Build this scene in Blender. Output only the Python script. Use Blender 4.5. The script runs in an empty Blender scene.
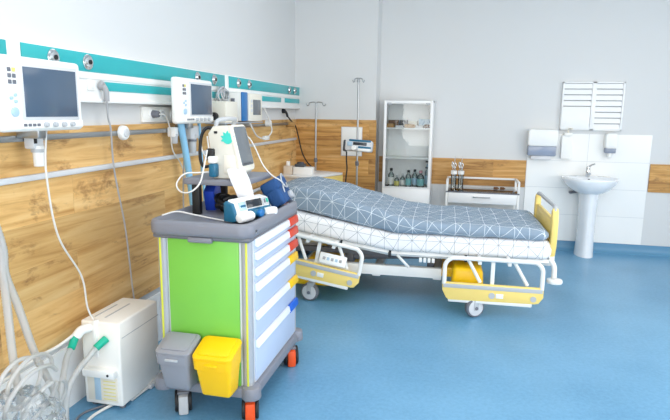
import bpy, bmesh, math, random
from mathutils import Vector, Matrix, Euler, noise
PI = math.pi
S = bpy.context.scene
COL = S.collection
R = math.radians
random.seed(7)

# ------------------------------------------------------------------ materials
def lin(h):
    h = h.lstrip('#')
    o = []
    for i in (0, 2, 4):
        c = int(h[i:i+2], 16) / 255
        o.append(c / 12.92 if c <= .04045 else ((c + .055) / 1.055) ** 2.4)
    return (*o, 1)

def nodes(name):
    m = bpy.data.materials.new(name); m.use_nodes = True
    nt = m.node_tree; nt.nodes.clear()
    out = nt.nodes.new('ShaderNodeOutputMaterial')
    return m, nt, out

def N(nt, typ, **kw):
    n = nt.nodes.new(typ)
    for k, v in kw.items():
        if k.startswith('i_'):
            key = k[2:]
            key = int(key) if key.isdigit() else key.replace('_', ' ')
            n.inputs[key].default_value = v
        else:
            setattr(n, k, v)
    return n

def mat(name, col, rough=.5, metal=0, var=.04, scale=8, bump=0, coat=0, emit=None, spec=.5):
    """plain procedural material: a base colour with faint noise variation"""
    m, nt, out = nodes(name)
    b = N(nt, 'ShaderNodeBsdfPrincipled')
    b.inputs['Roughness'].default_value = rough
    b.inputs['Metallic'].default_value = metal
    b.inputs['Coat Weight'].default_value = coat
    b.inputs['Specular IOR Level'].default_value = spec
    tc = N(nt, 'ShaderNodeTexCoord')
    nz = N(nt, 'ShaderNodeTexNoise', i_Scale=scale, i_Detail=3.0)
    nt.links.new(tc.outputs['Object'], nz.inputs['Vector'])
    c = lin(col)
    mx = N(nt, 'ShaderNodeMix', data_type='RGBA')
    mx.inputs[6].default_value = tuple(x * (1 - var) for x in c[:3]) + (1,)
    mx.inputs[7].default_value = tuple(min(1, x * (1 + var)) for x in c[:3]) + (1,)
    nt.links.new(nz.outputs['Fac'], mx.inputs[0])
    nt.links.new(mx.outputs[2], b.inputs['Base Color'])
    if bump:
        bp = N(nt, 'ShaderNodeBump', i_Strength=bump, i_Distance=.01)
        nz2 = N(nt, 'ShaderNodeTexNoise', i_Scale=scale * 12, i_Detail=4.0)
        nt.links.new(tc.outputs['Object'], nz2.inputs['Vector'])
        nt.links.new(nz2.outputs['Fac'], bp.inputs['Height'])
        nt.links.new(bp.outputs['Normal'], b.inputs['Normal'])
    if emit:
        b.inputs['Emission Color'].default_value = (1, 1, 1, 1)
        b.inputs['Emission Strength'].default_value = emit
    nt.links.new(b.outputs[0], out.inputs[0])
    return m

def wood_mat(name, axis, light, mid, dark):
    """oak boards, grain along `axis`, board rows along z"""
    m, nt, out = nodes(name)
    L = nt.links.new
    b = N(nt, 'ShaderNodeBsdfPrincipled', i_Roughness=.5)
    tc = N(nt, 'ShaderNodeTexCoord'); sp = N(nt, 'ShaderNodeSeparateXYZ')
    L(tc.outputs['Object'], sp.inputs[0])
    cb = N(nt, 'ShaderNodeCombineXYZ')
    L(sp.outputs[axis], cb.inputs[0]); L(sp.outputs[2], cb.inputs[1])
    br = N(nt, 'ShaderNodeTexBrick', offset=.37, squash=1.0)
    br.inputs['Scale'].default_value = 1
    br.inputs['Brick Width'].default_value = 1.45
    br.inputs['Row Height'].default_value = .205
    br.inputs['Mortar Size'].default_value = .0012
    br.inputs['Bias'].default_value = 0
    br.inputs['Color1'].default_value = (0, 0, 0, 1); br.inputs['Color2'].default_value = (1, 1, 1, 1)
    br.inputs['Mortar'].default_value = (.3, .3, .3, 1)
    L(cb.outputs[0], br.inputs['Vector'])
    # grain: stretched noise, offset per board
    mp = N(nt, 'ShaderNodeMapping'); mp.inputs['Scale'].default_value = (.6, 8.5, 1)
    add = N(nt, 'ShaderNodeVectorMath', operation='ADD')
    L(cb.outputs[0], add.inputs[0]); L(br.outputs['Color'], add.inputs[1])
    L(add.outputs[0], mp.inputs[0])
    g = N(nt, 'ShaderNodeTexNoise', i_Scale=2.2, i_Detail=8.0, i_Roughness=.62, i_Distortion=.55)
    L(mp.outputs[0], g.inputs['Vector'])
    rp = N(nt, 'ShaderNodeValToRGB'); e = rp.color_ramp.elements
    e[0].position = .33; e[0].color = lin(dark); e[1].position = .68; e[1].color = lin(light)
    k = rp.color_ramp.elements.new(.5); k.color = lin(mid)
    L(g.outputs['Fac'], rp.inputs[0])
    # knots and cracks
    mp2 = N(nt, 'ShaderNodeMapping'); mp2.inputs['Scale'].default_value = (2.2, 5.0, 1)
    L(add.outputs[0], mp2.inputs[0])
    kn = N(nt, 'ShaderNodeTexNoise', i_Scale=1.5, i_Detail=5.0, i_Roughness=.7, i_Distortion=.35)
    L(mp2.outputs[0], kn.inputs['Vector'])
    kr = N(nt, 'ShaderNodeValToRGB'); e = kr.color_ramp.elements
    e[0].position = .565; e[0].color = (0, 0, 0, 1); e[1].position = .70; e[1].color = (.8, .8, .8, 1)
    L(kn.outputs['Fac'], kr.inputs[0])
    mk = N(nt, 'ShaderNodeMix', data_type='RGBA'); mk.inputs[7].default_value = lin('#86592f')
    L(kr.outputs[0], mk.inputs[0]); L(rp.outputs[0], mk.inputs[6])
    # board-to-board tone
    tn = N(nt, 'ShaderNodeMix', data_type='RGBA', blend_type='MULTIPLY'); tn.inputs[0].default_value = 1
    tr = N(nt, 'ShaderNodeValToRGB'); e = tr.color_ramp.elements
    e[0].color = (.80, .79, .77, 1); e[1].color = (1.06, 1.05, 1.03, 1)
    L(br.outputs['Color'], tr.inputs[0]); L(mk.outputs[2], tn.inputs[6]); L(tr.outputs[0], tn.inputs[7])
    L(tn.outputs[2], b.inputs['Base Color'])
    L(b.outputs[0], out.inputs[0])
    return m

def pattern_mat(name, base, line, period, width):
    """cloth printed with a net of straight lines forming triangles"""
    m, nt, out = nodes(name)
    L = nt.links.new
    b = N(nt, 'ShaderNodeBsdfPrincipled', i_Roughness=.85)
    b.inputs['Specular IOR Level'].default_value = .2
    uv = N(nt, 'ShaderNodeUVMap', uv_map='UVMap'); sp = N(nt, 'ShaderNodeSeparateXYZ')
    L(uv.outputs[0], sp.inputs[0])
    def lin_comb(a, c):
        m1 = N(nt, 'ShaderNodeMath', operation='MULTIPLY'); m1.inputs[1].default_value = a; L(sp.outputs[0], m1.inputs[0])
        m2 = N(nt, 'ShaderNodeMath', operation='MULTIPLY_ADD'); m2.inputs[1].default_value = c
        L(sp.outputs[1], m2.inputs[0]); L(m1.outputs[0], m2.inputs[2]); return m2.outputs[0]
    def lines(v, per):
        pp = N(nt, 'ShaderNodeMath', operation='PINGPONG'); pp.inputs[1].default_value = per / 2; L(v, pp.inputs[0])
        ls = N(nt, 'ShaderNodeMath', operation='LESS_THAN'); ls.inputs[1].default_value = width; L(pp.outputs[0], ls.inputs[0])
        return ls.outputs[0]
    s = math.sqrt(.5)
    fam = [lines(lin_comb(1, 0), period), lines(lin_comb(0, 1), period),
           lines(lin_comb(s, s), period * s * 2), lines(lin_comb(s, -s), period * s * 2),
           lines(lin_comb(.894, .447), period * .894 * 2)]
    cur = fam[0]
    for f in fam[1:]:
        mx = N(nt, 'ShaderNodeMath', operation='MAXIMUM'); L(cur, mx.inputs[0]); L(f, mx.inputs[1]); cur = mx.outputs[0]
    mix = N(nt, 'ShaderNodeMix', data_type='RGBA'); mix.inputs[6].default_value = lin(base); mix.inputs[7].default_value = lin(line)
    L(cur, mix.inputs[0])
    tc = N(nt, 'ShaderNodeTexCoord'); nz = N(nt, 'ShaderNodeTexNoise', i_Scale=9.0, i_Detail=5.0)
    L(tc.outputs['Object'], nz.inputs['Vector'])
    bp = N(nt, 'ShaderNodeBump', i_Strength=.25, i_Distance=.02); L(nz.outputs['Fac'], bp.inputs['Height'])
    L(bp.outputs['Normal'], b.inputs['Normal'])
    L(mix.outputs[2], b.inputs['Base Color']); L(b.outputs[0], out.inputs[0])
    return m

def tile_mat(name, col, joint, w, h, ox, oz):
    m, nt, out = nodes(name)
    L = nt.links.new
    b = N(nt, 'ShaderNodeBsdfPrincipled', i_Roughness=.18)
    tc = N(nt, 'ShaderNodeTexCoord'); sp = N(nt, 'ShaderNodeSeparateXYZ'); L(tc.outputs['Object'], sp.inputs[0])
    cb = N(nt, 'ShaderNodeCombineXYZ'); L(sp.outputs[0], cb.inputs[0]); L(sp.outputs[2], cb.inputs[1])
    mp = N(nt, 'ShaderNodeMapping'); mp.inputs['Location'].default_value = (-ox, -oz, 0); L(cb.outputs[0], mp.inputs[0])
    br = N(nt, 'ShaderNodeTexBrick', offset=0.0)
    for k, v in (('Scale', 1), ('Brick Width', w), ('Row Height', h), ('Mortar Size', .0025)): br.inputs[k].default_value = v
    br.inputs['Color1'].default_value = lin(col); br.inputs['Color2'].default_value = lin(col); br.inputs['Mortar'].default_value = lin(joint)
    L(mp.outputs[0], br.inputs['Vector']); L(br.outputs['Color'], b.inputs['Base Color']); L(b.outputs[0], out.inputs[0])
    return m

def floor_mat():
    m, nt, out = nodes('blue_linoleum')
    L = nt.links.new
    b = N(nt, 'ShaderNodeBsdfPrincipled', i_Roughness=.34)
    tc = N(nt, 'ShaderNodeTexCoord')
    n1 = N(nt, 'ShaderNodeTexNoise', i_Scale=1.6, i_Detail=4.0); L(tc.outputs['Object'], n1.inputs['Vector'])
    n2 = N(nt, 'ShaderNodeTexNoise', i_Scale=42.0, i_Detail=4.0, i_Roughness=.7); L(tc.outputs['Object'], n2.inputs['Vector'])
    mix = N(nt, 'ShaderNodeMix', data_type='FLOAT'); mix.inputs[0].default_value = .5
    L(n1.outputs['Fac'], mix.inputs[2]); L(n2.outputs['Fac'], mix.inputs[3])
    rp = N(nt, 'ShaderNodeValToRGB'); e = rp.color_ramp.elements
    e[0].position = .36; e[0].color = lin(FLOOR_A); e[1].position = .64; e[1].color = lin(FLOOR_B)
    L(mix.outputs[0], rp.inputs[0]); L(rp.outputs[0], b.inputs['Base Color'])
    L(b.outputs[0], out.inputs[0])
    return m

def clear_mat(name, tint, gloss=.08, film=.0, film_col='#ffffff', rough=.03):
    """thin clear sheet: mostly transparent, a glossy reflection and an optional milky film"""
    m, nt, out = nodes(name)
    L = nt.links.new
    t = N(nt, 'ShaderNodeBsdfTransparent'); t.inputs[0].default_value = lin(tint)
    d = N(nt, 'ShaderNodeBsdfDiffuse'); d.inputs[0].default_value = lin(film_col)
    tl = N(nt, 'ShaderNodeBsdfTranslucent'); tl.inputs[0].default_value = lin(film_col)
    dm = N(nt, 'ShaderNodeMixShader', i_0=.6); L(d.outputs[0], dm.inputs[1]); L(tl.outputs[0], dm.inputs[2])
    a = N(nt, 'ShaderNodeMixShader', i_0=film); L(t.outputs[0], a.inputs[1]); L(dm.outputs[0], a.inputs[2])
    g = N(nt, 'ShaderNodeBsdfGlossy'); g.inputs['Roughness'].default_value = rough
    fr = N(nt, 'ShaderNodeFresnel', i_IOR=1.45)
    ad = N(nt, 'ShaderNodeMath', operation='ADD'); ad.inputs[1].default_value = gloss - .04; L(fr.outputs[0], ad.inputs[0])
    ad.use_clamp = True
    f = N(nt, 'ShaderNodeMixShader'); L(ad.outputs[0], f.inputs[0]); L(a.outputs[0], f.inputs[1]); L(g.outputs[0], f.inputs[2])
    L(f.outputs[0], out.inputs[0])
    return m

FLOOR_A, FLOOR_B = '#5a90b4', '#72a7ca'
M = dict(
    wall=mat('wall_paint', '#d9dada', .6, var=.012, scale=2),
    ceil=mat('ceiling_paint', '#f5f5f5', .8, var=.01),
    floor=floor_mat(),
    base=mat('blue_skirting', '#5b90b2', .35),
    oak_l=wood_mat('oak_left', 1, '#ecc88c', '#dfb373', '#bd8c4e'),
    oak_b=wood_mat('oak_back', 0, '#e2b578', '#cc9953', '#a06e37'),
    tile=tile_mat('white_tiles', '#f4f4f2', '#d8dadb', .655, .313, 2.74, .11),
    white=mat('white_plastic', '#f2f2f0', .35),
    lacq=mat('white_lacquer', '#f3f3f3', .3),
    white_m=mat('white_powder_coat', '#eeeeec', .35),
    cream=mat('cream_plastic', '#eae4d6', .45),
    ivory=mat('ivory_plastic', '#f5f3ee', .4),
    teal=mat('teal_panel', '#2fadb2', .3),
    green=mat('lime_panel', '#7cc74e', .35),
    mint=mat('mint_rubber', '#12b394', .4),
    aqua=mat('aqua_sticker', '#3fd0bf', .4),
    grey=mat('grey_plastic', '#82848e', .42),
    greyd=mat('dark_grey_plastic', '#6d7079', .45),
    binmat=mat('bin_grey', '#94969f', .4),
    alu=mat('anodised_aluminium', '#b4b7bd', .4, .3),
    steel=mat('brushed_steel', '#a9acae', .3, .85),
    chrome=mat('chrome', '#d8dadc', .12, 1),
    yellow=mat('yellow_laminate', '#f6d97e', .4),
    yel=mat('yellow_plastic', '#ffc800', .35),
    lime_y=mat('yellow_green_strip', '#dbe04a', .4),
    red=mat('red_tab', '#d9401c', .4),
    orange=mat('orange_guard', '#e8531b', .4),
    blue=mat('blue_tab', '#1c62d0', .4),
    blued=mat('navy_nylon', '#1d4b82', .75, bump=.3),
    folder=mat('blue_folder', '#1b43b8', .4),
    bluep=mat('blue_plastic', '#1f6fb0', .35),
    tealb=mat('petrol_plastic', '#1a6788', .35),
    lblue=mat('pale_blue_keys', '#aecbe0', .4),
    drawer=mat('pale_blue_drawer', '#bfcde6', .4),
    handle=mat('drawer_handle_white', '#eef1f8', .35),
    black=mat('black_rubber', '#17181b', .55),
    dark=mat('dark_void', '#2b2d31', .6),
    screen=mat('dark_screen', '#4f6074', .12, var=.1, scale=3),
    screen2=mat('grey_screen', '#6c7278', .2, var=.06),
    screen3=mat('lcd_dark', '#2a3138', .15),
    hose=clear_mat('translucent_hose', '#fbfdfe', .04, .74, '#ffffff', .3),
    lhose=mat('light_blue_hose', '#8cc4e6', .45),
    wcable=mat('white_cable', '#dedcd8', .45),
    gcable=mat('grey_cable', '#a9a8aa', .5),
    bag=clear_mat('crinkled_plastic', '#fbfeff', .07, .20, '#ffffff', .15),
    glass=clear_mat('cabinet_glass', '#fbfdfd', .04),
    bottle=clear_mat('bottle_glass', '#e6f0f0', .08, .12, '#e4eeee'),
    smoke=clear_mat('smoked_glass', '#5f6668', .12, .1, '#50565a'),
    frost=clear_mat('blue_tinted_plastic', '#d6dff0', .06, .75, '#d2dcf0', .15),
    paper=mat('paper', '#dcdcdf', .8),
    quilt=pattern_mat('quilt_cloth', '#8c9dae', '#e2e9ee', .112, .0017),
    sheet=pattern_mat('sheet_cloth', '#f1f1f3', '#a0a5ac', .112, .0015),
    ceramic=mat('white_ceramic', '#eef1f5', .12, coat=.3),
    brown=mat('brown_card', '#6b4628', .6),
    tan=mat('tan_card', '#b48a52', .6),
    shell=mat('off_white_shell', '#dcd8cc', .45),
    beige=mat('beige_box', '#d8cbbb', .5),
    lid=mat('charcoal_plastic', '#44484f', .45),
    label=mat('turquoise_label', '#86c6ca', .5),
    ylabel=mat('yellow_label', '#e6dc7a', .5),
    pink=mat('pink_cap', '#d99aa2', .4),
    lamp=mat('lamp_diffuser', '#ffffff', .5, emit=6.0),
    wbar=mat('grey_stripe', '#b9bcc0', .4),
    bumper=mat('pale_grey_bumper', '#d3d5d8', .45),
)

# ------------------------------------------------------------------ mesh helpers
def BM(): return bmesh.new()

def merge(bm, tmp, mx=None):
    if mx is not None: bmesh.ops.transform(tmp, matrix=mx, verts=tmp.verts)
    me = bpy.data.meshes.new('tmp'); tmp.to_mesh(me); tmp.free()
    bm.from_mesh(me); bpy.data.meshes.remove(me)

def box(bm, x0, x1, y0, y1, z0, z1, r=0, seg=2, mx=None):
    t = bmesh.new(); bmesh.ops.create_cube(t, size=1)
    c = ((x0+x1)/2, (y0+y1)/2, (z0+z1)/2); s = (abs(x1-x0), abs(y1-y0), abs(z1-z0))
    for v in t.verts: v.co = Vector((v.co.x*s[0]+c[0], v.co.y*s[1]+c[1], v.co.z*s[2]+c[2]))
    if r > 0:
        r = min(r, min(s)*.49)
        bmesh.ops.bevel(t, geom=t.edges[:], offset=r, segments=seg, profile=.5, affect='EDGES')
    merge(bm, t, mx)

def taper(bm, x0, x1, y0, y1, z0, z1, k, r=.01, seg=3, mx=None, ky=None, anchor_y=None):
    """box whose bottom is scaled by k (and ky) about its middle"""
    t = bmesh.new(); bmesh.ops.create_cube(t, size=1)
    cx, cy = (x0+x1)/2, (y0+y1)/2
    ky = k if ky is None else ky
    ay = cy if anchor_y is None else anchor_y
    for v in t.verts:
        x = cx + v.co.x*(x1-x0); y = cy + v.co.y*(y1-y0); z = z0 if v.co.z < 0 else z1
        if v.co.z < 0: x = cx + (x-cx)*k; y = ay + (y-ay)*ky
        v.co = Vector((x, y, z))
    if r: bmesh.ops.bevel(t, geom=t.edges[:], offset=r, segments=seg, profile=.5, affect='EDGES')
    merge(bm, t, mx)

def cyl(bm, p0, p1, r, r2=None, n=20, bev=0):
    p0, p1 = Vector(p0), Vector(p1); d = p1-p0
    t = bmesh.new()
    bmesh.ops.create_cone(t, cap_ends=True, segments=n, radius1=r, radius2=r if r2 is None else r2, depth=d.length)
    if bev:
        es = [e for e in t.edges if len(e.link_faces) == 2 and max(len(f.verts) for f in e.link_faces) > 4]
        bmesh.ops.bevel(t, geom=es, offset=bev, segments=2, profile=.5, affect='EDGES')
    q = Vector((0, 0, 1)).rotation_difference(d.normalized())
    merge(bm, t, Matrix.Translation((p0+p1)/2) @ q.to_matrix().to_4x4())

def smooth_path(pts, n=8):
    pts = [Vector(p) for p in pts]
    if len(pts) < 3: return pts
    P = [pts[0]*2-pts[1]] + pts + [pts[-1]*2-pts[-2]]
    o = []
    for i in range(1, len(P)-2):
        a, b, c, d = P[i-1:i+3]
        for k in range(n):
            t = k/n
            o.append(.5*((2*b)+(c-a)*t+(2*a-5*b+4*c-d)*t*t+(3*b-a-3*c+d)*t**3))
    o.append(pts[-1]); return o

def tube(bm, pts, r, n=8, sm=8, ribs=None):
    P = smooth_path(pts, sm) if sm else [Vector(p) for p in pts]
    if ribs:   # corrugation: resample evenly
        L = [0]
        for a, b in zip(P, P[1:]): L.append(L[-1]+(b-a).length)
        k = max(4, int(L[-1]/ribs*2)); Q = []; j = 0
        for i in range(k+1):
            s = L[-1]*i/k
            while j < len(L)-2 and L[j+1] < s: j += 1
            f = (s-L[j])/max(1e-9, L[j+1]-L[j]); Q.append(P[j].lerp(P[j+1], min(1, f)))
        P = Q
    T = [(P[min(i+1, len(P)-1)]-P[max(i-1, 0)]).normalized() for i in range(len(P))]
    up = Vector((0, 0, 1)) if abs(T[0].z) < .9 else Vector((1, 0, 0))
    nrm = (up - T[0]*up.dot(T[0])).normalized()
    rings = []
    for i, (p, t) in enumerate(zip(P, T)):
        nrm = (nrm - t*nrm.dot(t)).normalized(); bn = t.cross(nrm)
        rr = r*(1.12 if ribs and i % 2 else 1)
        rings.append([bm.verts.new(p+(nrm*math.cos(2*PI*k/n)+bn*math.sin(2*PI*k/n))*rr) for k in range(n)])
    for a, b in zip(rings, rings[1:]):
        for k in range(n): bm.faces.new((a[k], a[(k+1) % n], b[(k+1) % n], b[k]))
    bm.faces.new(rings[0][::-1]); bm.faces.new(rings[-1])

def arc(c, r, a0, a1, n, u=(1, 0, 0), v=(0, 0, 1)):
    c, u, v = Vector(c), Vector(u), Vector(v)
    return [c + u*r*math.cos(R(a0+(a1-a0)*i/n)) + v*r*math.sin(R(a0+(a1-a0)*i/n)) for i in range(n+1)]

def lathe(bm, prof, c=(0, 0, 0), n=24, mx=None, sx=1, sy=1):
    t = bmesh.new(); rings = []
    for r, z in prof:
        if r < 1e-6: rings.append([t.verts.new((0, 0, z))])
        else: rings.append([t.verts.new((r*sx*math.cos(2*PI*k/n), r*sy*math.sin(2*PI*k/n), z)) for k in range(n)])
    for a, b in zip(rings, rings[1:]):
        for k in range(n):
            k2 = (k+1) % n
            if len(a) == 1 and len(b) == 1: continue
            if len(a) == 1: t.faces.new((a[0], b[k2], b[k]))
            elif len(b) == 1: t.faces.new((a[k], a[k2], b[0]))
            else: t.faces.new((a[k], a[k2], b[k2], b[k]))
    bmesh.ops.recalc_face_normals(t, faces=t.faces)
    merge(bm, t, Matrix.Translation(c) @ (mx or Matrix()))

def prism(bm, poly, thick, mx=None, bev=0):
    """polygon in local XY extruded along local Z, centred"""
    t = bmesh.new()
    vs = [t.verts.new((x, y, -thick/2)) for x, y in poly]
    f = t.faces.new(vs)
    e = bmesh.ops.extrude_face_region(t, geom=[f])
    for v in e['geom']:
        if isinstance(v, bmesh.types.BMVert): v.co.z += thick
    bmesh.ops.recalc_face_normals(t, faces=t.faces)
    if bev:
        es = [x for x in t.edges if abs(x.verts[0].co.z-x.verts[1].co.z) < 1e-6]
        bmesh.ops.bevel(t, geom=es, offset=bev, segments=2, profile=.5, affect='EDGES')
    merge(bm, t, mx)

XZ = Matrix(((1, 0, 0, 0), (0, 0, -1, 0), (0, 1, 0, 0), (0, 0, 0, 1)))      # local x,y -> world x,z
YZ = Matrix(((0, 0, 1, 0), (1, 0, 0, 0), (0, 1, 0, 0), (0, 0, 0, 1)))       # local x,y -> world y,z
def rrect(x0, x1, y0, y1, r, n=5):
    o = []
    for cx, cy, a in ((x1-r, y0+r, -90), (x1-r, y1-r, 0), (x0+r, y1-r, 90), (x0+r, y0+r, 180)):
        for i in range(n+1):
            t = R(a+90*i/n); o.append((cx+r*math.cos(t), cy+r*math.sin(t)))
    return o

def loft(bm, sections, close=True, uv=None):
    rings = [[bm.verts.new(p) for p in s] for s in sections]
    lay = bm.loops.layers.uv.new('UVMap') if uv else None
    n = len(rings[0])
    for i, (a, b) in enumerate(zip(rings, rings[1:])):
        for k in range(n):
            k2 = (k+1) % n
            f = bm.faces.new((a[k], a[k2], b[k2], b[k]))
            if uv:
                for l, (ii, kk) in zip(f.loops, ((i, k), (i, k+1), (i+1, k+1), (i+1, k))): l[lay].uv = uv[ii][kk]
    if close:
        for rg, ii in ((rings[0][::-1], 0), (rings[-1], len(rings)-1)):
            f = bm.faces.new(rg)
            if uv:
                for l in f.loops: l[lay].uv = (uv[ii][0][0] + l.vert.co.z, l.vert.co.y)
    bmesh.ops.recalc_face_normals(bm, faces=bm.faces)

def wloc(o):
    v = Vector((0, 0, 0))
    while o is not None: v += o.location; o = o.parent
    return v

def obj(name, bm, m, parent=None, local=False, angle=40, flat=False):
    """link a bmesh as ONE mesh object; world coordinates unless local"""
    if parent is not None and not local:
        bmesh.ops.translate(bm, verts=bm.verts, vec=-wloc(parent))
    me = bpy.data.meshes.new(name)
    for f in bm.faces: f.smooth = not flat
    for e in bm.edges:
        if len(e.link_faces) == 2 and e.calc_face_angle(0) > R(angle): e.smooth = False
    bm.to_mesh(me); bm.free()
    for mm in (m if isinstance(m, list) else [m]): me.materials.append(M[mm])
    o = bpy.data.objects.new(name, me); COL.objects.link(o)
    if parent is not None: o.parent = parent
    return o

def tag(o, label, cat, group=None):
    o['label'] = label; o['category'] = cat
    if group: o['group'] = group
    return o

def thing(name, label, cat, loc=(0, 0, 0), rz=0, group=None):
    o = bpy.data.objects.new(name, None); COL.objects.link(o)
    o.location = loc; o.rotation_euler = (0, 0, rz); o.empty_display_size = .1
    return tag(o, label, cat, group)

def single(name, bm, m, label, cat, loc, group=None, **k):
    """a thing that is one mesh, origin at loc"""
    bmesh.ops.translate(bm, verts=bm.verts, vec=-Vector(loc))
    o = obj(name, bm, m, **k); o.location = loc
    return tag(o, label, cat, group)

def struct(name, bm, m, **k):
    o = obj(name, bm, m, **k); o['kind'] = 'structure'; return o

def B(*a, **k):
    bm = BM(); box(bm, *a, **k); return bm
def Cy(*a, **k):
    bm = BM(); cyl(bm, *a, **k); return bm
def Tb(*a, **k):
    bm = BM(); tube(bm, *a, **k); return bm

def dup(root, loc, label=None, rz=None):
    r = root.copy(); COL.objects.link(r); r.location = loc
    if rz is not None: r.rotation_euler = (0, 0, rz)
    if label: r['label'] = label
    for ch in list(root.children):
        c = ch.copy(); COL.objects.link(c); c.parent = r
        for g in list(ch.children):
            d = g.copy(); COL.objects.link(d); d.parent = c
    return r

# ------------------------------------------------------------------ room shell
XR, YF, ZC = 5.7, -9.2, 3.1
JY, JX = -.30, .985          # the projecting part of the back wall
struct('floor', B(-.1, XR+.1, YF-.1, .1, -.1, 0), 'floor', flat=True)
struct('ceiling', B(-.1, XR+.1, YF-.1, .1, ZC, ZC+.1), 'ceil', flat=True)
struct('wall_left', B(-.1, 0, YF, .1, 0, ZC), 'wall', flat=True)
struct('wall_right', B(XR, XR+.1, YF, .1, 0, ZC), 'wall', flat=True)
struct('wall_front', B(-.1, XR+.1, YF-.1, YF, 0, ZC), 'wall', flat=True)
bm = BM(); prism(bm, [(0, .1), (0, JY), (JX, JY), (JX, 0), (XR, 0), (XR, .1)], ZC, Matrix.Translation((0, 0, ZC/2)))
struct('wall_back', bm, 'wall', flat=True)
# oak cladding
struct('trim_1', B(0, .016, -8.9, JY-.002, .375, 1.478), 'oak_l', flat=True)
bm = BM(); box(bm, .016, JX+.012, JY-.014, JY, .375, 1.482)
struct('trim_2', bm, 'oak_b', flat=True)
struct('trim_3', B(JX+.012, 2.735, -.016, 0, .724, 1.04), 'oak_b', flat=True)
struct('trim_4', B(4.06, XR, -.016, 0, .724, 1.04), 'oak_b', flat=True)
# shadow gap strip and white wall base under the cladding on the left
struct('trim_5', B(0, .008, -8.9, JY, .335, .375), 'wbar', flat=True)
struct('trim_6', B(0, .02, -8.9, JY, 0, .335), 'lacq', flat=True)
# tile splashback
struct('trim_7', B(2.74, 4.05, -.010, 0, .11, 1.362), 'tile', flat=True)
# coved blue skirting
def cove(x0, x1, y):
    bm = BM()
    prof = [(0, .0), (0, .108), (-.006, .108), (-.008, .05), (-.014, .03), (-.028, .014), (-.05, .004), (-.052, 0)]
    a = [bm.verts.new((x0, y+p, z)) for p, z in prof]; b = [bm.verts.new((x1, y+p, z)) for p, z in prof]
    for i in range(len(prof)):
        j = (i+1) % len(prof); bm.faces.new((a[i], a[j], b[j], b[i]))
    bm.faces.new(a[::-1]); bm.faces.new(b); bmesh.ops.recalc_face_normals(bm, faces=bm.faces)
    return bm
struct('baseboard_back', cove(JX, XR, 0), 'base')
bm = BM(); box(bm, XR-.01, XR, YF, 0, 0, .108)
struct('baseboard_right', bm, 'base')

# ------------------------------------------------------------------ camera
f_px, yaw, pitch, roll = 554.98, -.220914, .174, .012896
cy_, sy_, cp_, sp_ = math.cos(yaw), math.sin(yaw), math.cos(pitch), math.sin(pitch)
fw = Vector((sy_*cp_, cy_*cp_, -sp_)); r0 = Vector((cy_, -sy_, 0)); u0 = r0.cross(fw)
rt = r0*math.cos(roll) + u0*math.sin(roll); up = -r0*math.sin(roll) + u0*math.cos(roll)
cam = bpy.data.objects.new('camera', bpy.data.cameras.new('camera')); COL.objects.link(cam)
cam.data.sensor_width = 36; cam.data.lens = f_px/670*36; cam.data.clip_start = .05
cam.matrix_world = Matrix((
    (rt.x, up.x, -fw.x, 1.98022), (rt.y, up.y, -fw.y, -6.84841), (rt.z, up.z, -fw.z, 1.565529), (0, 0, 0, 1)))
S.camera = cam

# ------------------------------------------------------------------ bedhead supply units along the left wall
def gas_outlet(parent, y):
    bm = BM()
    cyl(bm, (.053, y, 1.808), (.060, y, 1.808), .040, n=28, bev=.003)
    cyl(bm, (.060, y, 1.808), (.072, y, 1.808), .027, .023, n=24)
    o = obj('gas_outlet', bm, 'chrome', parent)
    obj('outlet_core', Cy((.070, y, 1.808), (.075, y, 1.808), .012, n=16), 'black', o)

def supply_unit(label, y0, y1, lower, outlets, sockets=()):
    t = thing('supply_panel', label, 'wall panel', (0, (y0+y1)/2, 1.60), group=None)
    bm = BM()
    box(bm, 0, .048, y0, y1, 1.60, 1.862, .004)
    box(bm, 0, .056, y0, y1, 1.722, 1.757, .006)
    box(bm, 0, .060, y0, y1, 1.600, 1.622, .006)
    obj('housing', bm, 'white', t)
    obj('upper_strip', B(.040, .053, y0+.002, y1-.002, 1.760, 1.855, .002), 'teal', t)
    for a, b in lower:
        obj('lower_strip', B(.040, .053, a, b, 1.666, 1.715, .002), 'teal', t)
    for y in outlets: gas_outlet(t, y)
    for y in sockets:
        s = obj('socket', B(.046, .058, y-.03, y+.03, 1.664, 1.718, .004), 'ivory', t)
        obj('switch', B(.057, .062, y-.012, y+.012, 1.676, 1.706, .002), 'white', s)
    return t
supply_unit('teal and white wall supply panel cut off by the left edge of the photo', -6.6, -4.75, [(-6.5, -4.80)], [])
supply_unit('long teal and white supply panel with chrome gas outlets behind the two screened monitors', -4.67, -2.47,
            [(-4.62, -4.30), (-4.10, -2.52)], [-4.474, -4.219, -2.971, -2.685], [-4.2])
supply_unit('teal and white supply panel with gas outlets nearest the room corner', -2.39, -.27,
            [(-2.34, -1.60), (-1.58, -1.0), (-.86, -.29)], [-2.191, -1.937, -.713, -.507])
# white blank strips between the units
for a, b, lb in ((-4.75, -4.67, 'narrow white joint plate between supply panels above the large monitor'),
                 (-2.47, -2.39, 'narrow white joint plate between supply panels above the coiled cables')):
    bm = BM(); box(bm, 0, .050, a, b, 1.60, 1.862, .003); box(bm, .04, .055, a+.01, b-.01, 1.63, 1.84, .003)
    single('joint_plate', bm, 'white', lb, 'joint plate', (0, (a+b)/2, 1.60))

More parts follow.
